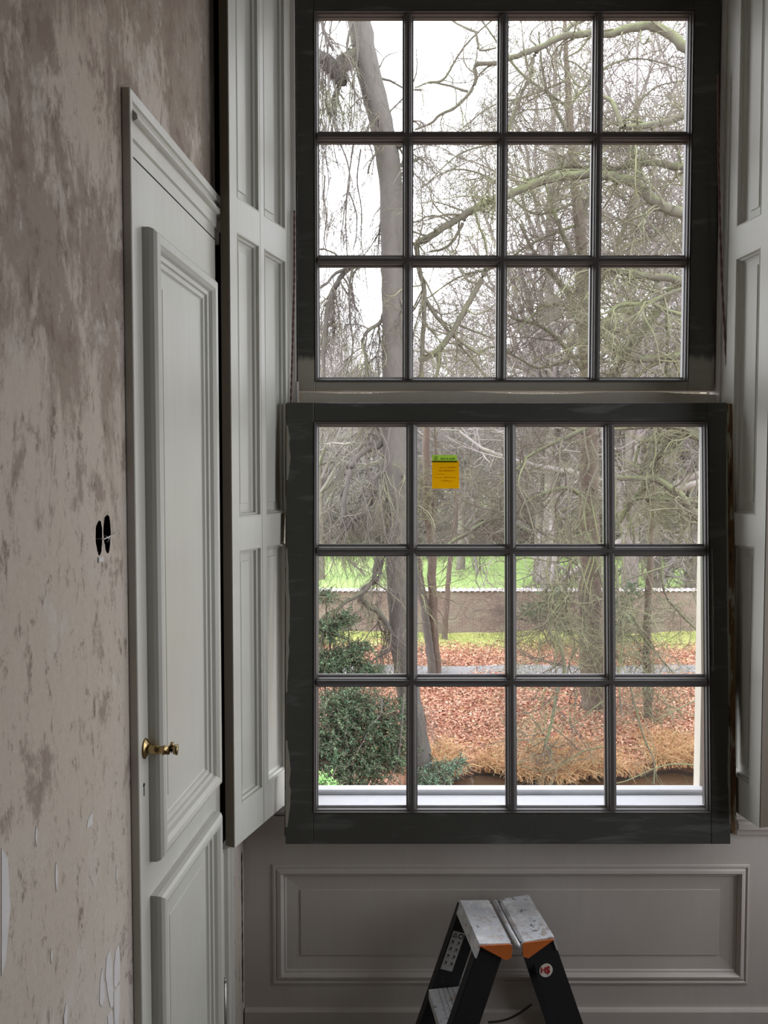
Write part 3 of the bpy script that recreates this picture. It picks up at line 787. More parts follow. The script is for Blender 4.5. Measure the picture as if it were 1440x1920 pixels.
def tubes(P, R, S=3):
    """P (N,K,3), R (N,K) -> verts, quads"""
    Nn, K, _ = P.shape; T = norm(np.gradient(P, axis=1))
    ref = np.where(np.abs(T[..., 2:3]) > .9, np.array([1., 0, 0]), np.array([0, 0, 1.])); A_ = norm(np.cross(T, ref)); B_ = np.cross(T, A_)
    an = np.arange(S) * 2 * np.pi / S
    V = P[:, :, None] + R[:, :, None, None] * (np.cos(an)[:, None] * A_[:, :, None] + np.sin(an)[:, None] * B_[:, :, None])
    base = (np.arange(Nn) * K * S)[:, None, None] + (np.arange(K - 1) * S)[None, :, None]; s_ = np.arange(S)[None, None]
    q = np.stack([base + s_, base + (s_ + 1) % S, base + S + (s_ + 1) % S, base + S + s_], -1)
    return V.reshape(-1, 3), q.reshape(-1, 4)


def join(parts):
    V = []; Q = []; o = 0
    for v, q in parts: V.append(v); Q.append(q + o); o += len(v)
    return np.concatenate(V), np.concatenate(Q)


def smoothline(pts, K):
    pts = np.asarray(pts, float)
    if len(pts) == 2: t = np.linspace(0, 1, K)[:, None]; return pts[0] * (1 - t) + pts[1] * t
    p = np.vstack([2 * pts[0] - pts[1], pts, 2 * pts[-1] - pts[-2]]); out = []
    for t in np.linspace(0, len(pts) - 1 - 1e-6, K):
        i = int(t); f = t - i; a, b, c, d = p[i:i + 4]
        out.append(.5 * ((2 * b) + (-a + c) * f + (2 * a - 5 * b + 4 * c - d) * f * f + (-a + 3 * b - 3 * c + d) * f ** 3))
    return np.array(out)


def grow(rg, P, R, n, len0, len1, rmul, K, spread=.9, droop=0., curl=.25, tmin=.15, rmin=.003, rmax=9, wts=None, tip=.3):
    """children on parent polylines"""
    Nn, Kp, _ = P.shape
    L = np.linalg.norm(np.diff(P, axis=1), axis=-1).sum(1); w = L if wts is None else L * wts
    idx = rg.choice(Nn, n, p=w / w.sum()); t = tmin + (1 - tmin) * rg.random(n); f = t * (Kp - 1); i = np.minimum(f.astype(int), Kp - 2); f = (f - i)[:, None]
    p0 = P[idx, i] * (1 - f) + P[idx, i + 1] * f; tan = norm(P[idx, i + 1] - P[idx, i]); r0 = np.clip((R[idx, i]) * rmul, rmin, rmax)
    rnd = norm(rg.normal(size=(n, 3))); d = norm(tan * (1 - spread * .5) + rnd * spread)
    ln = rg.uniform(len0, len1, n) * (1 - .35 * t)
    out = np.zeros((n, K, 3)); out[:, 0] = p0; c = rg.normal(size=(n, 3)) * curl
    for k in range(1, K):
        c = c * .5 + rg.normal(size=(n, 3)) * curl
        d = norm(d + c + np.array([0, 0, -droop])); out[:, k] = out[:, k - 1] + d * (ln / (K - 1))[:, None]
    return out, r0[:, None] * np.linspace(1, tip, K)[None]


def traced(spec):
    """spec: ([(px,py)...], w0, w1, Y0, Y1) -> polyline, radii"""
    pts, w0, w1, Y0, Y1 = spec; n = len(pts); q = []
    for k, p in enumerate(pts): q.append(at(p[0], p[1], Y0 + (Y1 - Y0) * k / (n - 1)))
    K = max(8, n * 4); line = smoothline([tuple(v) for v in q], K)
    t = np.linspace(0, 1, K); Y = Y0 + (Y1 - Y0) * t
    r = (w0 + (w1 - w0) * t) / 2 / F * Y
    rg = np.random.default_rng(int(abs(pts[0][0] * 7 + pts[0][1])))
    line += rg.normal(size=line.shape) * r[:, None] * (.03 if w0 > 30 else .10); r = r * (1 + rg.normal(size=K) * .03)
    return line, r


def resample(line, r, K=12):
    t = np.linspace(0, len(line) - 1, K); i = np.minimum(t.astype(int), len(line) - 2); f = (t - i)
    return line[i] * (1 - f)[:, None] + line[i + 1] * f[:, None], r[i] * (1 - f) + r[i + 1] * f


def tree(name, label, trunk, limbs, barkm, limbm, twigm, counts, droop, seed, group=None, lens=((.8, 2.2), (.4, 1.1), (.15, .6)), limb_w=1., curl=(.22, .25, .3)):
    rg = np.random.default_rng(seed)
    base = at(*trunk[0][-1], trunk[4]) if trunk else Vector((0, 15, GZ))
    root = empty(name, (base.x, base.y, GZ), label=label, cat='tree', group=group)
    off = np.array([base.x, base.y, GZ]); Ps = []; Rs = []; W_ = []
    if trunk:
        l, r = traced(trunk); l2 = np.vstack([l, [base.x, base.y, GZ - .1]]) if l[-1][2] > GZ else l
        r2 = np.append(r, r[-1] * 1.15) if len(l2) > len(l) else r
        V, Q = tubes((l2 - off)[None], r2[None], 14); arr_mesh('trunk', V, Q, barkm, root)
        a, b = resample(l, r); Ps.append(a); Rs.append(b); W_.append(.25)
    for s_ in limbs:
        l, r = traced(s_); V, Q = tubes((l - off)[None], r[None], 8); arr_mesh('branch', V, Q, limbm, root)
        a, b = resample(l, r); Ps.append(a); Rs.append(b); W_.append(1. if s_[1] > 4.4 else .22)
    P = np.array(Ps); R = np.array(Rs); parts = []
    l1, R1 = grow(rg, P, R, counts[0], *lens[0], .4, 9, .8, droop * .5, curl[0], rmin=.007, rmax=.022, wts=np.array(W_))
    l2, R2 = grow(rg, l1, R1, counts[1], *lens[1], .5, 7, .75, droop * .8, curl[1], rmin=.0038, rmax=.008)
    l3, R3 = grow(rg, l2, R2, counts[2], *lens[2], .6, 5, .7, droop, curl[2], rmin=.0026, rmax=.0038, tip=.5)
    V, Q = join([tubes(l1 - off, R1, 5), tubes(l2 - off, R2, 4), tubes(l3 - off, R3, 3)])
    o = arr_mesh('twigs', V, Q, twigm, root); o['kind'] = 'stuff'
    return root, (l1, l2, l3)


# --- left weeping beech close to the window
A_trunk = ([(660, -60), (672, 30), (688, 120), (712, 220), (727, 300), (735, 400), (737, 500), (739, 600), (739, 700), (741, 820), (744, 900), (746, 1000), (748, 1100), (754, 1200), (766, 1300), (782, 1390), (790, 1440), (792, 1475)], 44, 46, 15.0, 14.6)
A_limbs = [
    ([(690, 90), (665, 108), (645, 118), (628, 132), (606, 112), (560, 90)], 34, 26, 15.0, 14.6),
    ([(628, 132), (640, 150), (646, 156)], 34, 12, 14.8, 14.7),
    ([(600, 20), (608, 60), (625, 95)], 8, 4, 14.6, 14.8),
    ([(730, 270), (748, 272), (775, 262)], 14, 10, 15, 14.6), ([(734, 315), (757, 308), (790, 295)], 8, 5, 15, 15.6),
    ([(714, 147), (732, 152), (760, 166), (790, 170)], 5, 2, 15, 15.6), ([(712, 125), (725, 105), (755, 95)], 3, 1, 15, 15.3),
    ([(737, 492), (700, 494), (665, 498), (640, 518), (622, 555), (612, 600), (607, 660), (604, 740)], 12, 7, 15, 14.4),
    ([(665, 498), (630, 512), (612, 532), (590, 545)], 7, 4, 14.7, 14.4),
    ([(660, 505), (655, 545), (657, 600), (662, 650), (652, 690), (648, 720)], 5, 2, 14.6, 14.4),
    ([(735, 560), (722, 580), (712, 605), (690, 620), (680, 640), (686, 670), (688, 720)], 8, 6, 15, 14.5),
    ([(736, 800), (712, 835), (685, 845), (664, 865), (652, 900), (644, 950), (640, 1010)], 12, 8, 15, 14.2),
    ([(740, 860), (722, 880), (706, 905), (699, 930), (688, 960), (660, 975), (640, 1000), (622, 1035)], 16, 6, 15, 14.2),
    ([(742, 990), (726, 1002), (716, 1018), (712, 1040)], 9, 6, 14.8, 14.6),
    ([(707, 1046), (699, 1087), (678, 1112), (642, 1133), (621, 1160), (606, 1190), (598, 1240)], 9, 6, 14.2, 13.8),
    ([(716, 1050), (708, 1085), (682, 1103), (676, 1118), (690, 1138), (708, 1146), (726, 1172), (738, 1195), (746, 1220)], 8, 10, 14.2, 14.6),
    ([(738, 1215), (715, 1228), (700, 1238), (684, 1255)], 6, 3, 14.5, 14.2),
    ([(716, 1310), (713, 1340), (694, 1362), (676, 1400), (653, 1433), (636, 1470)], 4, 2, 13.0, 12.8),
    ([(597, 1304), (612, 1350), (618, 1390), (622, 1440)], 3, 1.5, 13.0, 12.8),
    ([(752, 1150), (748, 1190), (745, 1230), (750, 1262)], 3, 2, 14, 13.8),
    ([(758, 1300), (752, 1370), (745, 1430), (725, 1470)], 4, 2, 13.4, 13),
    ([(672, 10), (640, 30), (610, 20)], 8, 3, 14.6, 14.2), ([(660, 40), (650, 90), (662, 150), (665, 200), (660, 240)], 4, 2, 14.4, 14.3),
    ([(625, 150), (632, 190), (628, 240), (650, 300), (656, 340), (648, 380), (640, 440)], 4, 2, 14.4, 14.2),
    ([(616, 140), (620, 200), (636, 250), (645, 290)], 4, 1.5, 14.3, 14.1), ([(690, 262), (700, 300), (694, 350)], 3, 1, 14.5, 14.3),
    ([(655, 360), (668, 400), (668, 440), (662, 470)], 3, 1.5, 14.5, 14.3)]
rs = random.Random(4)
for k in range(16):
    x0 = 594 + rs.random() ** 1.3 * 90; y0 = rs.uniform(-40, 330); L_ = rs.uniform(180, 360); q = [(x0, y0)]
    for j in range(5): q.append((q[-1][0] + rs.uniform(-14, 10), q[-1][1] + L_ / 5))
    if q[-1][0] > 560: A_limbs.append((q, 3, 1.2, 14.8, 14.3))
for k in range(9):
    x0 = 600 + rs.random() * 150; y0 = rs.uniform(760, 960); q = [(x0, y0)]
    for j in range(5): q.append((q[-1][0] + rs.uniform(-22, 18), q[-1][1] + rs.uniform(35, 60)))
    A_limbs.append((q, 3, 1.5, 13.8, 13.2))
tree('weeping_beech', 'grey-trunked weeping beech left of the second pane column with a crooked limb', A_trunk, A_limbs, 'bark_grey', 'bark_grey', 'twig_grey', (260, 2600, 15000), .6, 11,
     lens=((.6, 2.0), (.35, 1.1), (.15, .55)))

# --- slender trees behind it
tree('slender_tree', 'slender grey tree with a forked stem beside the path, right of the weeping beech',
     ([(800, 770), (799, 850), (800, 930), (806, 1000), (810, 1046), (811, 1118), (814, 1197), (819, 1262)], 12, 20, 22.8, 22.8),
     [([(814, 1190), (800, 1130), (790, 1080), (782, 1020), (778, 960), (776, 880)], 8, 4, 22.8, 22.4), ([(811, 1100), (805, 1040), (812, 960), (818, 880), (815, 800)], 7, 4, 22.8, 23)],
     'bark_brown', 'bark_brown', 'twig_brown', (40, 300, 1500), .05, 12)
tree('leaning_tree', 'pale bare tree leaning left beside the grey path', ([(776, 1060), (788, 1105), (798, 1157), (803, 1200), (811, 1262)], 13, 16, 22.6, 22.6),
     [([(776, 1060), (768, 1010), (782, 950), (790, 900)], 9, 4, 22.6, 22.2)], 'bark_grey', 'bark_moss', 'twig_green', (30, 200, 900), .1, 13)
tree('crooked_tree', 'thin crooked tree against the garden wall left of the window middle', ([(848, 1010), (845, 1046), (840, 1092), (837, 1145), (834, 1191)], 8, 11, 28.2, 28.2),
     [([(848, 1010), (856, 950), (850, 880)], 6, 3, 28.6, 28.4)], 'bark_brown', 'bark_brown', 'twig_brown', (30, 220, 1000), 0, 14)

# --- large tree right of the middle
C_trunk = ([(1050, -140), (1058, 20), (1064, 140), (1070, 250), (1082, 380), (1090, 470), (1095, 560), (1100, 700), (1102, 800), (1104, 900), (1106, 1050), (1108, 1200), (1113, 1290), (1118, 1332)], 3, 50, 19.4, 19.4)
C_limbs = [
    ([(1095, 640), (1070, 560), (1040, 520), (1000, 470), (975, 420)], 14, 5, 19.4, 18.6), ([(1090, 520), (1060, 450), (1040, 400), (1020, 340)], 12, 4, 19.4, 19),
    ([(1092, 600), (1120, 540), (1150, 480), (1180, 400), (1190, 370), (1205, 320)], 10, 4, 19.4, 20), ([(1085, 430), (1110, 350), (1120, 280), (1130, 180)], 10, 4, 19.4, 19.8),
    ([(1098, 700), (1050, 640), (1010, 610), (970, 600), (950, 590)], 10, 4, 19.4, 18.4), ([(1070, 260), (1040, 200), (1020, 150), (1010, 60)], 8, 3, 19.4, 19),
    ([(1110, 820), (1060, 800), (1000, 790), (960, 800)], 6, 3, 19.4, 18), ([(1100, 620), (1085, 600), (1060, 575), (1030, 572), (1000, 590), (960, 630)], 7, 3, 19.4, 18),
    ([(1100, 480), (1112, 520), (1104, 560)], 5, 2, 18.6, 18.2),
    ([(1104, 960), (1090, 930), (1060, 915), (1026, 924), (993, 940), (969, 959), (941, 970), (902, 983), (876, 1001), (850, 1014), (838, 1026)], 9, 7, 19, 16.5),
    ([(1104, 800), (1067, 818), (1031, 834), (991, 856), (969, 880), (940, 905)], 9, 4, 17.5, 16.5),
    ([(1112, 994), (1080, 1005), (1053, 1018)], 5, 3, 17.4, 17), ([(1104, 1000), (1085, 1040), (1067, 1060), (1058, 1105), (1034, 1159), (1029, 1185)], 9, 5, 18.6, 17.5),
    ([(1104, 1220), (1070, 1190), (1040, 1140), (1010, 1130), (975, 1160)], 5, 2, 18.6, 17.5),
    ([(1029, 1185), (1050, 1210), (1058, 1262), (1047, 1290), (1039, 1328), (1031, 1368), (1023, 1395), (1034, 1412), (1023, 1436), (1008, 1478)], 8, 5, 16.5, 15.2),
    ([(1105, 1000), (1120, 1060), (1135, 1120), (1150, 1180), (1160, 1240)], 5, 2, 18.8, 18)]
C_limbs += [
    ([(1070, 260), (1000, 250), (930, 268), (860, 290), (800, 345)], 6, 1.5, 19.4, 18), ([(1064, 200), (980, 140), (920, 62), (880, 5)], 6, 2, 19.4, 18.4),
    ([(1082, 380), (1000, 400), (920, 335), (850, 318), (790, 350)], 6, 1.5, 19.4, 18.2), ([(1064, 150), (990, 180), (920, 200), (850, 255)], 5, 1.5, 19.4, 18.2),
    ([(1085, 420), (1000, 455), (930, 500), (860, 520), (800, 560)], 6, 2, 19.4, 18.4), ([(1098, 660), (1010, 690), (930, 650), (860, 690)], 6, 2, 19.4, 18.2),
    ([(1066, 200), (1130, 130), (1200, 110), (1280, 130)], 6, 2, 19.4, 19), ([(1080, 340), (1150, 260), (1220, 170), (1290, 150)], 6, 2, 19.4, 19.4), ([(1092, 560), (1160, 470), (1230, 440), (1300, 380)], 7, 2, 19.4, 20)]
tree('lime_tree', 'large brown-trunked tree with dense twiggy crown right of the window middle', C_trunk, C_limbs, 'bark_brown', 'bark_moss', 'twig_brown', (620, 5200, 22000), .05, 15,
     lens=((.9, 2.8), (.5, 1.5), (.25, .85)))

# --- slim trunk further right
tree('slim_tree', 'slim tree with a straight trunk on the leaf-covered bank at the right', ([(1232, 880), (1224, 953), (1221, 1016), (1218, 1078), (1215, 1132), (1213, 1213), (1214, 1290), (1216, 1348)], 9, 17, 18.6, 18.6),
     [([(1215, 1213), (1200, 1180), (1188, 1160), (1182, 1120)], 5, 3, 18.6, 18.2), ([(1213, 1230), (1190, 1200), (1160, 1170)], 5, 2, 18.6, 18), ([(1222, 1000), (1245, 940), (1250, 880)], 5, 3, 18.6, 18.4),
      ([(1195, 1180), (1235, 1230), (1270, 1270)], 5, 2, 18, 17.6), ([(1238, 1040), (1246, 1110), (1275, 1150), (1305, 1180)], 5, 3, 18, 17.8)],
     'bark_brown', 'bark_moss', 'twig_green', (60, 500, 2600), .15, 16)

# --- mossy limbs reaching in from a tree outside the frame on the right, and from the left out to the centre
E_trunk = ([(1590, -300), (1570, 200), (1560, 700), (1560, 1200), (1570, 1500)], 60, 90, 14.5, 14.5)
E_limbs = [
    ([(1560, 180), (1420, 130), (1350, 110), (1287, 90), (1264, 69), (1243, 57), (1212, 49), (1171, 54), (1146, 63), (1110, 64), (1053, 69), (1017, 87), (973, 103), (935, 118)], 22, 9, 14.5, 15.2),
    ([(1053, 69), (1074, 46), (1104, 33), (1120, 10)], 9, 5, 15.2, 15.5),
    ([(1008, 92), (997, 118), (998, 136), (986, 159), (973, 190), (958, 231), (950, 260)], 9, 4, 15.2, 15.4),
    ([(935, 118), (892, 122), (893, 147), (882, 172), (855, 200), (822, 217), (810, 230), (778, 243)], 8, 4, 15.2, 15.6),
    ([(877, 172), (840, 160), (805, 155), (778, 165)], 5, 2, 15.4, 15.6), ([(805, 155), (830, 150), (847, 125), (867, 92), (895, 62), (932, 30)], 5, 3, 15.6, 15.4),
    ([(895, 62), (860, 46), (832, 28)], 5, 2, 15.4, 15.8), ([(893, 60), (897, 85), (902, 95), (930, 90)], 5, 3, 15.4, 15.3), ([(1110, 64), (1085, 95), (1060, 110), (1080, 120), (1110, 145)], 4, 2, 15, 15.4),
    ([(1560, 300), (1400, 240), (1330, 205), (1287, 213), (1248, 229), (1210, 236), (1171, 239)], 17, 10, 14.5, 14.4),
    ([(1166, 240), (1156, 211), (1146, 190), (1125, 178)], 10, 7, 14.4, 14.6),
    ([(1560, 420), (1400, 330), (1287, 314), (1261, 311), (1235, 306), (1197, 308), (1166, 314), (1130, 319), (1090, 312), (1040, 318), (990, 340)], 18, 5, 14.5, 15.4),
    ([(1560, 520), (1400, 440), (1320, 405), (1284, 400), (1265, 396), (1248, 391), (1223, 373), (1187, 344), (1164, 334), (1135, 329), (1110, 326), (1048, 332), (1004, 344), (955, 365), (932, 372), (890, 391), (865, 407), (827, 430), (797, 450), (778, 455)], 22, 12, 14.5, 15.2),
    ([(1187, 344), (1196, 320), (1200, 300)], 9, 3, 14.8, 14.9), ([(1200, 350), (1225, 352), (1260, 345), (1290, 350)], 4, 2, 14.6, 14.7),
    ([(877, 400), (862, 430), (847, 455), (830, 467), (805, 472)], 7, 4, 15.1, 15.3), ([(890, 391), (897, 420), (908, 450), (914, 480)], 5, 3, 15, 15),
    ([(781, 455), (783, 480), (787, 510), (795, 545), (795, 595), (792, 645), (790, 720)], 10, 8, 15.2, 15.2),
    ([(915, 495), (905, 520), (892, 545), (865, 592), (840, 635), (815, 662), (785, 677)], 10, 12, 15, 15.2),
    ([(797, 560), (820, 595), (847, 627), (865, 642), (900, 665)], 8, 4, 15.2, 15.3), ([(824, 660), (822, 690), (815, 720)], 8, 5, 15.1, 15.1),
    ([(860, 645), (890, 680), (920, 715)], 4, 3, 15.3, 15.5), ([(862, 610), (900, 625), (940, 640)], 4, 3, 15.2, 15.6),
    ([(1560, 700), (1400, 580), (1274, 527), (1223, 519), (1171, 511), (1130, 503), (1100, 500)], 18, 9, 14.5, 15.0),
    ([(1290, 520), (1259, 542), (1246, 570), (1223, 596), (1197, 632), (1176, 660), (1158, 689), (1142, 712)], 14, 16, 14.8, 15.4),
    ([(1560, 720), (1400, 690), (1279, 668), (1243, 671), (1197, 673), (1161, 663), (1143, 642), (1130, 627), (1110, 615)], 18, 8, 14.5, 14.6),
    ([(1282, 540), (1243, 555), (1210, 570), (1171, 570), (1146, 583), (1138, 614), (1136, 645)], 8, 8, 14.4, 14.6), ([(1220, 566), (1245, 580), (1282, 590)], 7, 8, 14.5, 14.4),
    ([(1261, 668), (1272, 690), (1280, 720)], 10, 8, 14.6, 14.6), ([(1250, 672), (1215, 690), (1190, 712)], 8, 5, 14.5, 14.7), ([(1250, 590), (1252, 640), (1248, 710)], 7, 6, 15, 15),
    ([(1560, 900), (1400, 850), (1310, 821), (1283, 807), (1256, 799), (1215, 800), (1150, 805)], 20, 5, 14.5, 15),
    ([(1400, 840), (1310, 816), (1275, 812), (1250, 828), (1243, 845), (1232, 869), (1221, 894), (1199, 924), (1175, 955), (1158, 985)], 16, 10, 14.6, 15.6),
    ([(1246, 830), (1221, 826), (1200, 833), (1190, 870)], 10, 5, 15, 15.2), ([(1560, 1050), (1400, 1010), (1310, 968), (1275, 929), (1253, 913), (1229, 899), (1186, 897), (1150, 896)], 18, 9, 14.5, 15),
    ([(1400, 960), (1310, 943), (1275, 937), (1235, 934), (1194, 935), (1170, 950)], 10, 7, 14.5, 15.2), ([(1175, 960), (1186, 990), (1190, 1020)], 6, 4, 15.4, 15.4),
    ([(1188, 570), (1190, 600), (1205, 612)], 3, 2, 14.6, 14.8), ([(1255, 1060), (1210, 1075), (1170, 1090), (1150, 1110)], 4, 2, 14.5, 14.5),
    ([(1156, 1060), (1160, 1130), (1168, 1200), (1160, 1260), (1165, 1340)], 6, 3, 14.4, 14.2), ([(1182, 1290), (1195, 1340), (1210, 1390), (1226, 1425), (1226, 1470)], 4, 2.5, 14.6, 14.4),
    ([(1310, 1436), (1270, 1432), (1230, 1440), (1180, 1462), (1150, 1470)], 3, 2, 14.8, 14.6), ([(1140, 1310), (1110, 1330), (1065, 1368)], 3, 1.5, 14.8, 14.6),
    ([(1310, 1310), (1260, 1335), (1230, 1350)], 3, 1.5, 14.8, 14.6), ([(1130, 1400), (1090, 1410), (1060, 1430), (1020, 1446), (975, 1436)], 3, 2, 14.8, 14.9)]
rs = random.Random(9)
for k in range(20):
    x0 = rs.choice((1060, 1100, 1165, 1170, 1240, 1290, 1000, 1080)) + rs.uniform(-18, 18); y0 = rs.uniform(770, 1150); q = [(x0, y0)]
    for j in range(6): q.append((q[-1][0] + rs.uniform(-20, 20), q[-1][1] + rs.uniform(30, 58)))
    E_limbs.append((q, 3.4, 1.6, 14.4, 14.2))
tree('mossy_tree', 'bare tree with thick arching mossy limbs reaching in from the right', E_trunk, E_limbs, 'bark_grey', 'bark_moss', 'twig_green', (430, 3600, 16000), .08, 17,
     lens=((.6, 2.4), (.4, 1.3), (.2, .75)))

# --- the wood beyond the meadow
def far_tree(seed, h, spread, n):
    rg = np.random.default_rng(seed); P = [np.array([[0, 0, 0], [.1, 0, h * .3], [-.1, .1, h * .6], [.1, 0, h * .95]])]
    tr = smoothline(P[0], 12); rt = np.linspace(h * .018, h * .003, 12)
    root = empty('bare_tree')
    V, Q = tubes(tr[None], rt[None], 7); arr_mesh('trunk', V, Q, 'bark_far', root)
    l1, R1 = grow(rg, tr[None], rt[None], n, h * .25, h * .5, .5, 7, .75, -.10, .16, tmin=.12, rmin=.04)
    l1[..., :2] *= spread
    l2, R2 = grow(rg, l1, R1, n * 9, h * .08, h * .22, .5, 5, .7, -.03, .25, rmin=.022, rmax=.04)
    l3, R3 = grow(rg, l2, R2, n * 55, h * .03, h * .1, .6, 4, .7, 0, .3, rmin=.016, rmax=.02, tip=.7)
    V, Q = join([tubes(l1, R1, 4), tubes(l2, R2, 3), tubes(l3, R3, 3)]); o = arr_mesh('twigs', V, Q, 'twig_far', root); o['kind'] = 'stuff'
    return root


protos = [far_tree(100 + k, h_, s_, n_) for k, (h_, s_, n_) in enumerate(((20, 1.0, 34), (17, 1.1, 36), (22, .8, 34), (9, 1.4, 40)))]
used = set()


def copy_tree(src, loc, rz, sc, name=None, **kw):
    r = src.copy(); COL.objects.link(r); r.location = loc; r.rotation_euler = (0, 0, rz); r.scale = sc
    if name: r.name = name
    for ch in src.children:
        c = ch.copy(); COL.objects.link(c); c.parent = r
    tag(r, **kw); return r


random.seed(5)
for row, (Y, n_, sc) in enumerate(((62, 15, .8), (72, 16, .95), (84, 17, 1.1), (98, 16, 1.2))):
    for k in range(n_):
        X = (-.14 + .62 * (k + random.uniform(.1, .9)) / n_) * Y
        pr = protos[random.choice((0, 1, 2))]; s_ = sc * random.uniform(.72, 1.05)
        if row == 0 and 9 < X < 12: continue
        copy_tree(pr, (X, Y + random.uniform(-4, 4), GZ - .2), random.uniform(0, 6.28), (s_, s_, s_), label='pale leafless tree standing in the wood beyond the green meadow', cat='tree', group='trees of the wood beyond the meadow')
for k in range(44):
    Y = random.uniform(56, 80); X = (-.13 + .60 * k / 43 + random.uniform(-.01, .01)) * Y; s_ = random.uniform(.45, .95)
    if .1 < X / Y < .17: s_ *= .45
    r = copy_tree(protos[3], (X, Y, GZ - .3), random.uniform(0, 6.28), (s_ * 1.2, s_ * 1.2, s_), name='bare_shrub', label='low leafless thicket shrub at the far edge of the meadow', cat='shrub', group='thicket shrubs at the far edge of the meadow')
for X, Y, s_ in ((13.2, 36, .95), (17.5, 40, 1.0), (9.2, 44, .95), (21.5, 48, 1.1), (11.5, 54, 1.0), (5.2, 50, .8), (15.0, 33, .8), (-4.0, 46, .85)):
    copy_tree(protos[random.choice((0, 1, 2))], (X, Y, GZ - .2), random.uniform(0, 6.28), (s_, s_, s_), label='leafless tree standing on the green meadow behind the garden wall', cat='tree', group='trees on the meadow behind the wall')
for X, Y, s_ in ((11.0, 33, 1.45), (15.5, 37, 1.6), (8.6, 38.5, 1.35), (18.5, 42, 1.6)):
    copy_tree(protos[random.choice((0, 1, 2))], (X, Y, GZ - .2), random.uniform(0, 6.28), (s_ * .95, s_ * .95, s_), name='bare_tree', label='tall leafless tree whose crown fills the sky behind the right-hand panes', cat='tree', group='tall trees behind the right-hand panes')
for p in protos:
    for ch in list(p.children): bpy.data.objects.remove(ch)
    bpy.data.objects.remove(p)

# --- trees on the meadow side of the wall, their crowns filling the sky to the right
# --- white house glimpsed behind the trees
hs = empty('white_house', (11.8, 92, GZ), label='small white house glimpsed through the twigs beyond the meadow', cat='house')
MB().box(-2.6, 2.6, 0, 2.0, -2, 2).build('wall', 'house', hs)
mb = MB(); mb.loft([[(-2.9, 1.95, 2.3), (-2.9, 3.0, 0), (-2.9, 1.95, -2.3)], [(2.9, 1.95, 2.3), (2.9, 3.0, 0), (2.9, 1.95, -2.3)]], True, True); mb.build('roof', 'roof', hs)
for u in (-1.6, 0, 1.5): MB().box(u - .35, u + .35, .7, 1.5, 2, 2.03).build('window', 'darkglass', hs)

# --- ground, water, path, wall, meadow
def shore(X): return 15.35 + .25 * math.sin(X * 1.3) + .15 * math.sin(X * 3.1 + 1) - (1.4 / (1 + math.exp((X - .95) * 3.2)))


nx, ny = 90, 120
xs = np.linspace(-16, 26, nx); ys = np.concatenate([np.linspace(2.66, 13, 20), np.linspace(13.1, 30, 80), np.linspace(30.5, 36, 20)])
V = []
for y in ys:
    for x in xs:
        sh_ = shore(x); near = 6.0
        if near < y < sh_: z = GZ - .28 - .5 * min(1, min(y - near, sh_ - y))
        else: z = GZ - .26 * max(0, 1 - abs(y - sh_) / .5) + .05 * math.sin(x * .9 + y * .5) + (.03 * math.sin(x * 2.3) * math.cos(y * 1.9))
        V.append((x, y, z))
idx = np.arange(nx * ny).reshape(ny, nx); Q = np.stack([idx[:-1, :-1], idx[:-1, 1:], idx[1:, 1:], idx[1:, :-1]], -1)
o = arr_mesh('ground', V, Q, 'ground'); o['kind'] = 'structure'
o = MB().box(-16, 26, GZ - .30, GZ - .25, -16.2, -5.5).build('ditch_water', 'water'); tag(o, 'narrow brown ditch of still water below the leafy bank', 'water', kind='stuff')
xs = np.linspace(-16, 26, 60); V = []
for x in xs:
    e0 = 22.7 + .12 * math.sin(x * 1.7); e1 = 24.0 + .12 * math.sin(x * 1.3 + 2); V += [(x, e0, GZ - .03), (x, e0 + .2, GZ + .085), (x, e1 - .2, GZ + .085), (x, e1, GZ - .03)]
Q = [[4 * k + j, 4 * k + 4 + j, 4 * k + 5 + j, 4 * k + 1 + j] for k in range(59) for j in range(3)]
o = arr_mesh('garden_path', V, Q, 'path'); o['kind'] = 'structure'
xs = np.linspace(-50, 110, 60); ys = np.linspace(29.8, 210, 50); V = [(x, y, GZ + .12 * math.sin(x * .2) * math.sin(y * .15) + .004 * max(0, y - 40) + .02) for y in ys for x in xs]
idx = np.arange(3000).reshape(50, 60); Q = np.stack([idx[:-1, :-1], idx[:-1, 1:], idx[1:, 1:], idx[1:, :-1]], -1)
o = arr_mesh('meadow', V, Q, 'lawn'); o['kind'] = 'structure'
gw = empty('garden_wall', (0, 29.6, GZ), label='long low brick garden wall with tiled coping beyond the path', cat='wall')
WH = 1.62
MB().box(-16, 30, -.2, WH, -.30, 0).build('brickwork', 'brick', gw)
mb = MB(); k = 0; x = -12.0
while x < 24:
    K = 5; rings = []
    for wv, zv in ((.10, WH - .005), (-.15, WH + .09), (-.40, WH - .005)):
        rings.append([(x + .115 - .115 * math.cos(math.pi * j / K), zv + .055 * math.sin(math.pi * j / K), wv) for j in range(K + 1)])
    mb.loft(rings, False, False, closed=False, smooth=True); x += .23
o = mb.build('coping_tiles', 'tile', gw, fix=False); o['kind'] = 'stuff'


# --- fallen leaves, dry sedge, foliage
def quads(rg, C, size, flat, asp=.6):
    """C (N,3) centres -> leaf rhombs folded slightly"""
    n = len(C); a = norm(rg.normal(size=(n, 3)) * np.array([1, 1, flat])); b = norm(np.cross(a, norm(rg.normal(size=(n, 3)) * np.array([flat, flat, 1])))); s_ = (rg.uniform(.6, 1.2, n) * size)[:, None]
    V = np.stack([C - a * s_, C + b * s_ * asp, C + a * s_, C - b * s_ * asp], 1); return V.reshape(-1, 3), np.arange(4 * n).reshape(n, 4)


def gz(x, y): return GZ + .05 * np.sin(x * .9 + y * .5) + .03 * np.sin(x * 2.3) * np.cos(y * 1.9)


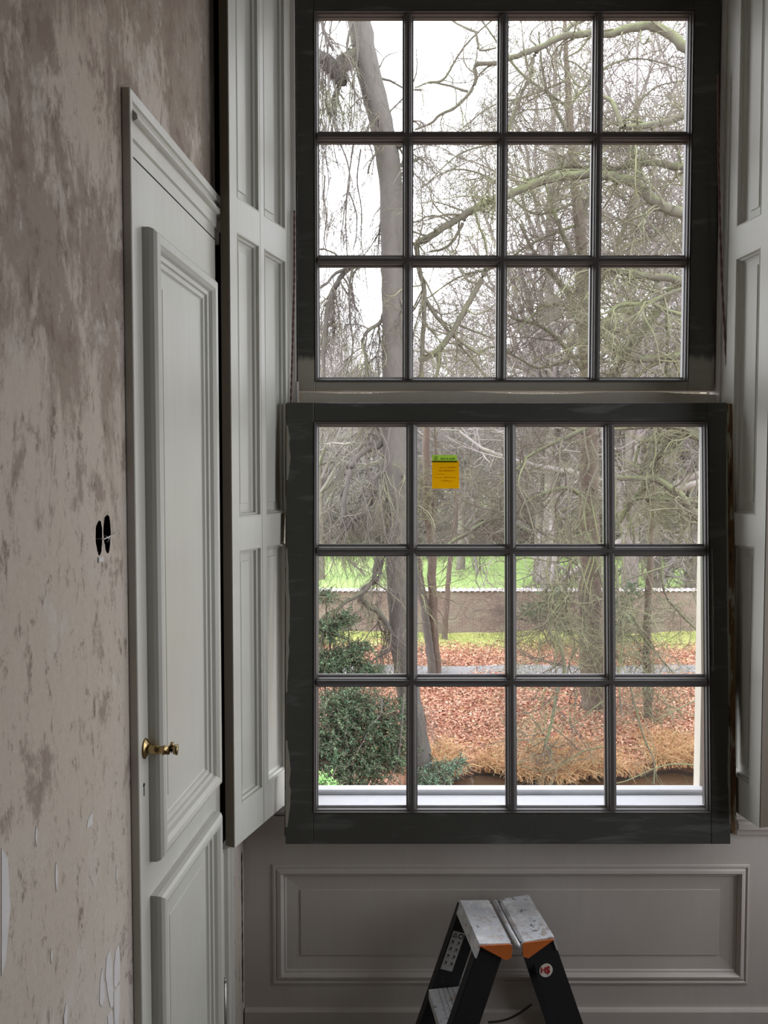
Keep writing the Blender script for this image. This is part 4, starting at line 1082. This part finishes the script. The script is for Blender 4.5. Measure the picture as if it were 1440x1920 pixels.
rg = np.random.default_rng(3); n = 78000
y = 15.0 + 13.5 * rg.random(n) ** 1.1; x = (-.14 + .60 * rg.random(n)) * y
ok = np.array([yy > shore(xx) + .05 for xx, yy in zip(x, y)]); ok &= ~((y > 22.85) & (y < 23.85) & (rg.random(n) > .1)); ok &= ~((y > 26) & (rg.random(n) < (y - 26) / 2.2)); x, y = x[ok], y[ok]
V, Q = quads(rg, np.stack([x, y, gz(x, y) + .02 + .03 * rg.random(len(x))], 1), .05, .35)
o = arr_mesh('fallen_leaves', V, Q, 'litter', smooth=False); tag(o, 'rust and pink fallen beech leaves carpeting the bank', 'leaves', kind='stuff')


def blades(rg, base, h, lean, r, K=5):
    n = len(base); d = norm(np.stack([rg.normal(size=n), rg.normal(size=n) - .8, np.zeros(n)], 1)); hh = rg.uniform(.5, 1, n) * h; le = rg.uniform(.3, 1, n) * lean; P = np.zeros((n, K, 3))
    for k in range(K):
        t = k / (K - 1); P[:, k] = base + np.array([0, 0, 1]) * (hh * (t - .75 * le * t * t * 1.1))[:, None] + d * (hh * le * t * t)[:, None]
    return tubes(P, np.full((n, K), r) * np.linspace(1, .35, K), 3)


n = 12000; x = (-.10 + .56 * rg.random(n)) * 16; sy = np.array([shore(v_) for v_ in x]); dd = rg.random(n) ** 1.6 * 1.9
keep = np.sin(x * 2.1) * .5 + np.sin(x * 5.3 + 1) * .35 + np.sin(x * 9.7) * .3 + rg.normal(size=n) * .35 - dd * .4 > -.35; keep &= x > .75; x = x[keep]; y = (sy + dd - .1)[keep]
cx_ = np.round(x * 5) / 5; cy_ = np.round(y * 5) / 5; x = x * .5 + cx_ * .5; y = y * .5 + cy_ * .5
V, Q = blades(rg, np.stack([x, y, gz(x, y) - .12], 1), .80, .95, .0068)
tag(arr_mesh('dry_sedge', V, Q, 'dry'), 'straw-coloured dry sedge hanging over the ditch edge', 'grass', kind='stuff')
n = 9000; x = (-.12 + .58 * rg.random(n)) * 28.5; y = 26.6 + 2.75 * rg.random(n) ** .6
V, Q = blades(rg, np.stack([x, y, gz(x, y) - .01], 1), .16, .9, .008, 3)
tag(arr_mesh('wall_grass', V, Q, 'grasstuft'), 'yellow-green grass at the foot of the garden wall', 'grass', kind='stuff')


def foliage_mass(name, label, cat, blobs, n, size, mat, seed, stems=0, flat=.8, twigm='bark_brown'):
    rg = np.random.default_rng(seed); b = np.array(blobs, float); base = b[:, :3].mean(0); base[2] = GZ; base = np.array([b[0, 0], b[0, 1], GZ])
    root = empty(name, tuple(base), label=label, cat=cat); w = b[:, 3] ** 2; k = rg.choice(len(b), n, p=w / w.sum())
    # sprays: clumped points
    ns = n // 22; ks = rg.choice(len(b), ns, p=w / w.sum()); dirs = norm(rg.normal(size=(ns, 3))); sc = b[ks, 3][:, None] * (rg.random(ns) ** .35)[:, None] * np.stack([np.ones(ns), np.ones(ns), b[ks, 4]], 1)
    c = b[ks, :3] + dirs * sc; out = norm(dirs * np.array([1, 1, .3]) + rg.normal(size=(ns, 3)) * .5 + np.array([0, 0, -.15]))
    t = np.tile(np.linspace(-1, 1, 22), ns)[:, None] * .16; C = np.repeat(c, 22, 0) + np.repeat(out, 22, 0) * t + rg.normal(size=(ns * 22, 3)) * .022
    V, Q = quads(rg, C - base, size, flat, .35); o = arr_mesh('foliage', V, Q, mat, root, smooth=False); o['kind'] = 'stuff'
    P = np.stack([c - out * .25, c - out * .05, c + out * .17], 1); V1, Q1 = tubes(P - base, np.full((ns, 3), .006), 3)
    V2, Q2 = tubes(np.stack([np.tile(base + np.array([0, 0, -.1]), (len(b), 1)), (base + b[:, :3]) / 2 + rg.normal(size=(len(b), 3)) * .05, b[:, :3]], 1) - base, np.full((len(b), 3), .035) * np.array([1, .7, .3]), 6)
    V, Q = join([(V1, Q1), (V2, Q2)]); o = arr_mesh('stems', V, Q, twigm, root); o['kind'] = 'stuff'
    return root


def B(px, py, Y, rpx, sq=1.): p = at(px, py, Y); return (p.x, p.y, p.z, rpx / F * Y, sq)


foliage_mass('yew_bush', 'dark green yew bush filling the bottom left pane', 'shrub', [B(650, 1420, 13.2, 70), B(620, 1350, 13.2, 60), B(690, 1360, 13.4, 55), B(600, 1440, 12.8, 60), B(720, 1430, 13.4, 45), B(660, 1310, 13.4, 50), B(560, 1400, 13, 70), B(735, 1350, 13.5, 40), B(745, 1400, 13.5, 38)], 40000, .028, 'yew', 31)
foliage_mass('yew_tree', 'dark yew sprays hanging beside the weeping beech, above the yew bush', 'tree', [B(640, 1235, 13.9, 45, .5), B(615, 1180, 13.9, 35, .7), B(655, 1160, 14, 25, .8), B(610, 1120, 14, 22, 1), B(670, 1215, 14, 30, .4), B(690, 1260, 13.8, 30, .4), B(600, 1250, 13.8, 40, .7)], 14000, .028, 'yew', 32)
foliage_mass('green_shrub', 'bright green leafy shrub in the bottom left corner of the window', 'shrub', [B(605, 1468, 9.5, 16, .7), B(618, 1474, 9.5, 12, .7), B(595, 1480, 9.5, 20, .6)], 900, .03, 'fresh', 33)
foliage_mass('bluegreen_shrub', 'blue-green leafy shrub at the foot of the weeping beech', 'shrub', [B(820, 1450, 14.2, 26, .8), B(850, 1440, 14.4, 20, .6), B(800, 1465, 14, 24, .7), B(866, 1430, 14.6, 12, .6)], 3200, .026, 'bluegreen', 34)
foliage_mass('holly_bush', 'dark evergreen bush in front of the wall right of the large tree', 'shrub', [B(1165, 1150, 27.5, 28, 1.3), B(1180, 1110, 27.5, 20, 1), B(1160, 1190, 27.5, 26, .8)], 4000, .05, 'yew', 35)
foliage_mass('ivy_bush', 'dark evergreen bush in front of the wall left of the large tree', 'shrub', [B(1035, 1130, 27, 36, .9), B(1000, 1150, 27, 30, .6), B(1060, 1170, 27, 28, .9)], 4200, .05, 'yew', 36)
foliage_mass('leafy_sprig', 'cluster of rusty leaves still clinging near the large trunk', 'leaves', [B(1117, 825, 16.5, 12, 1.6)], 200, .04, 'rust', 37) if False else None
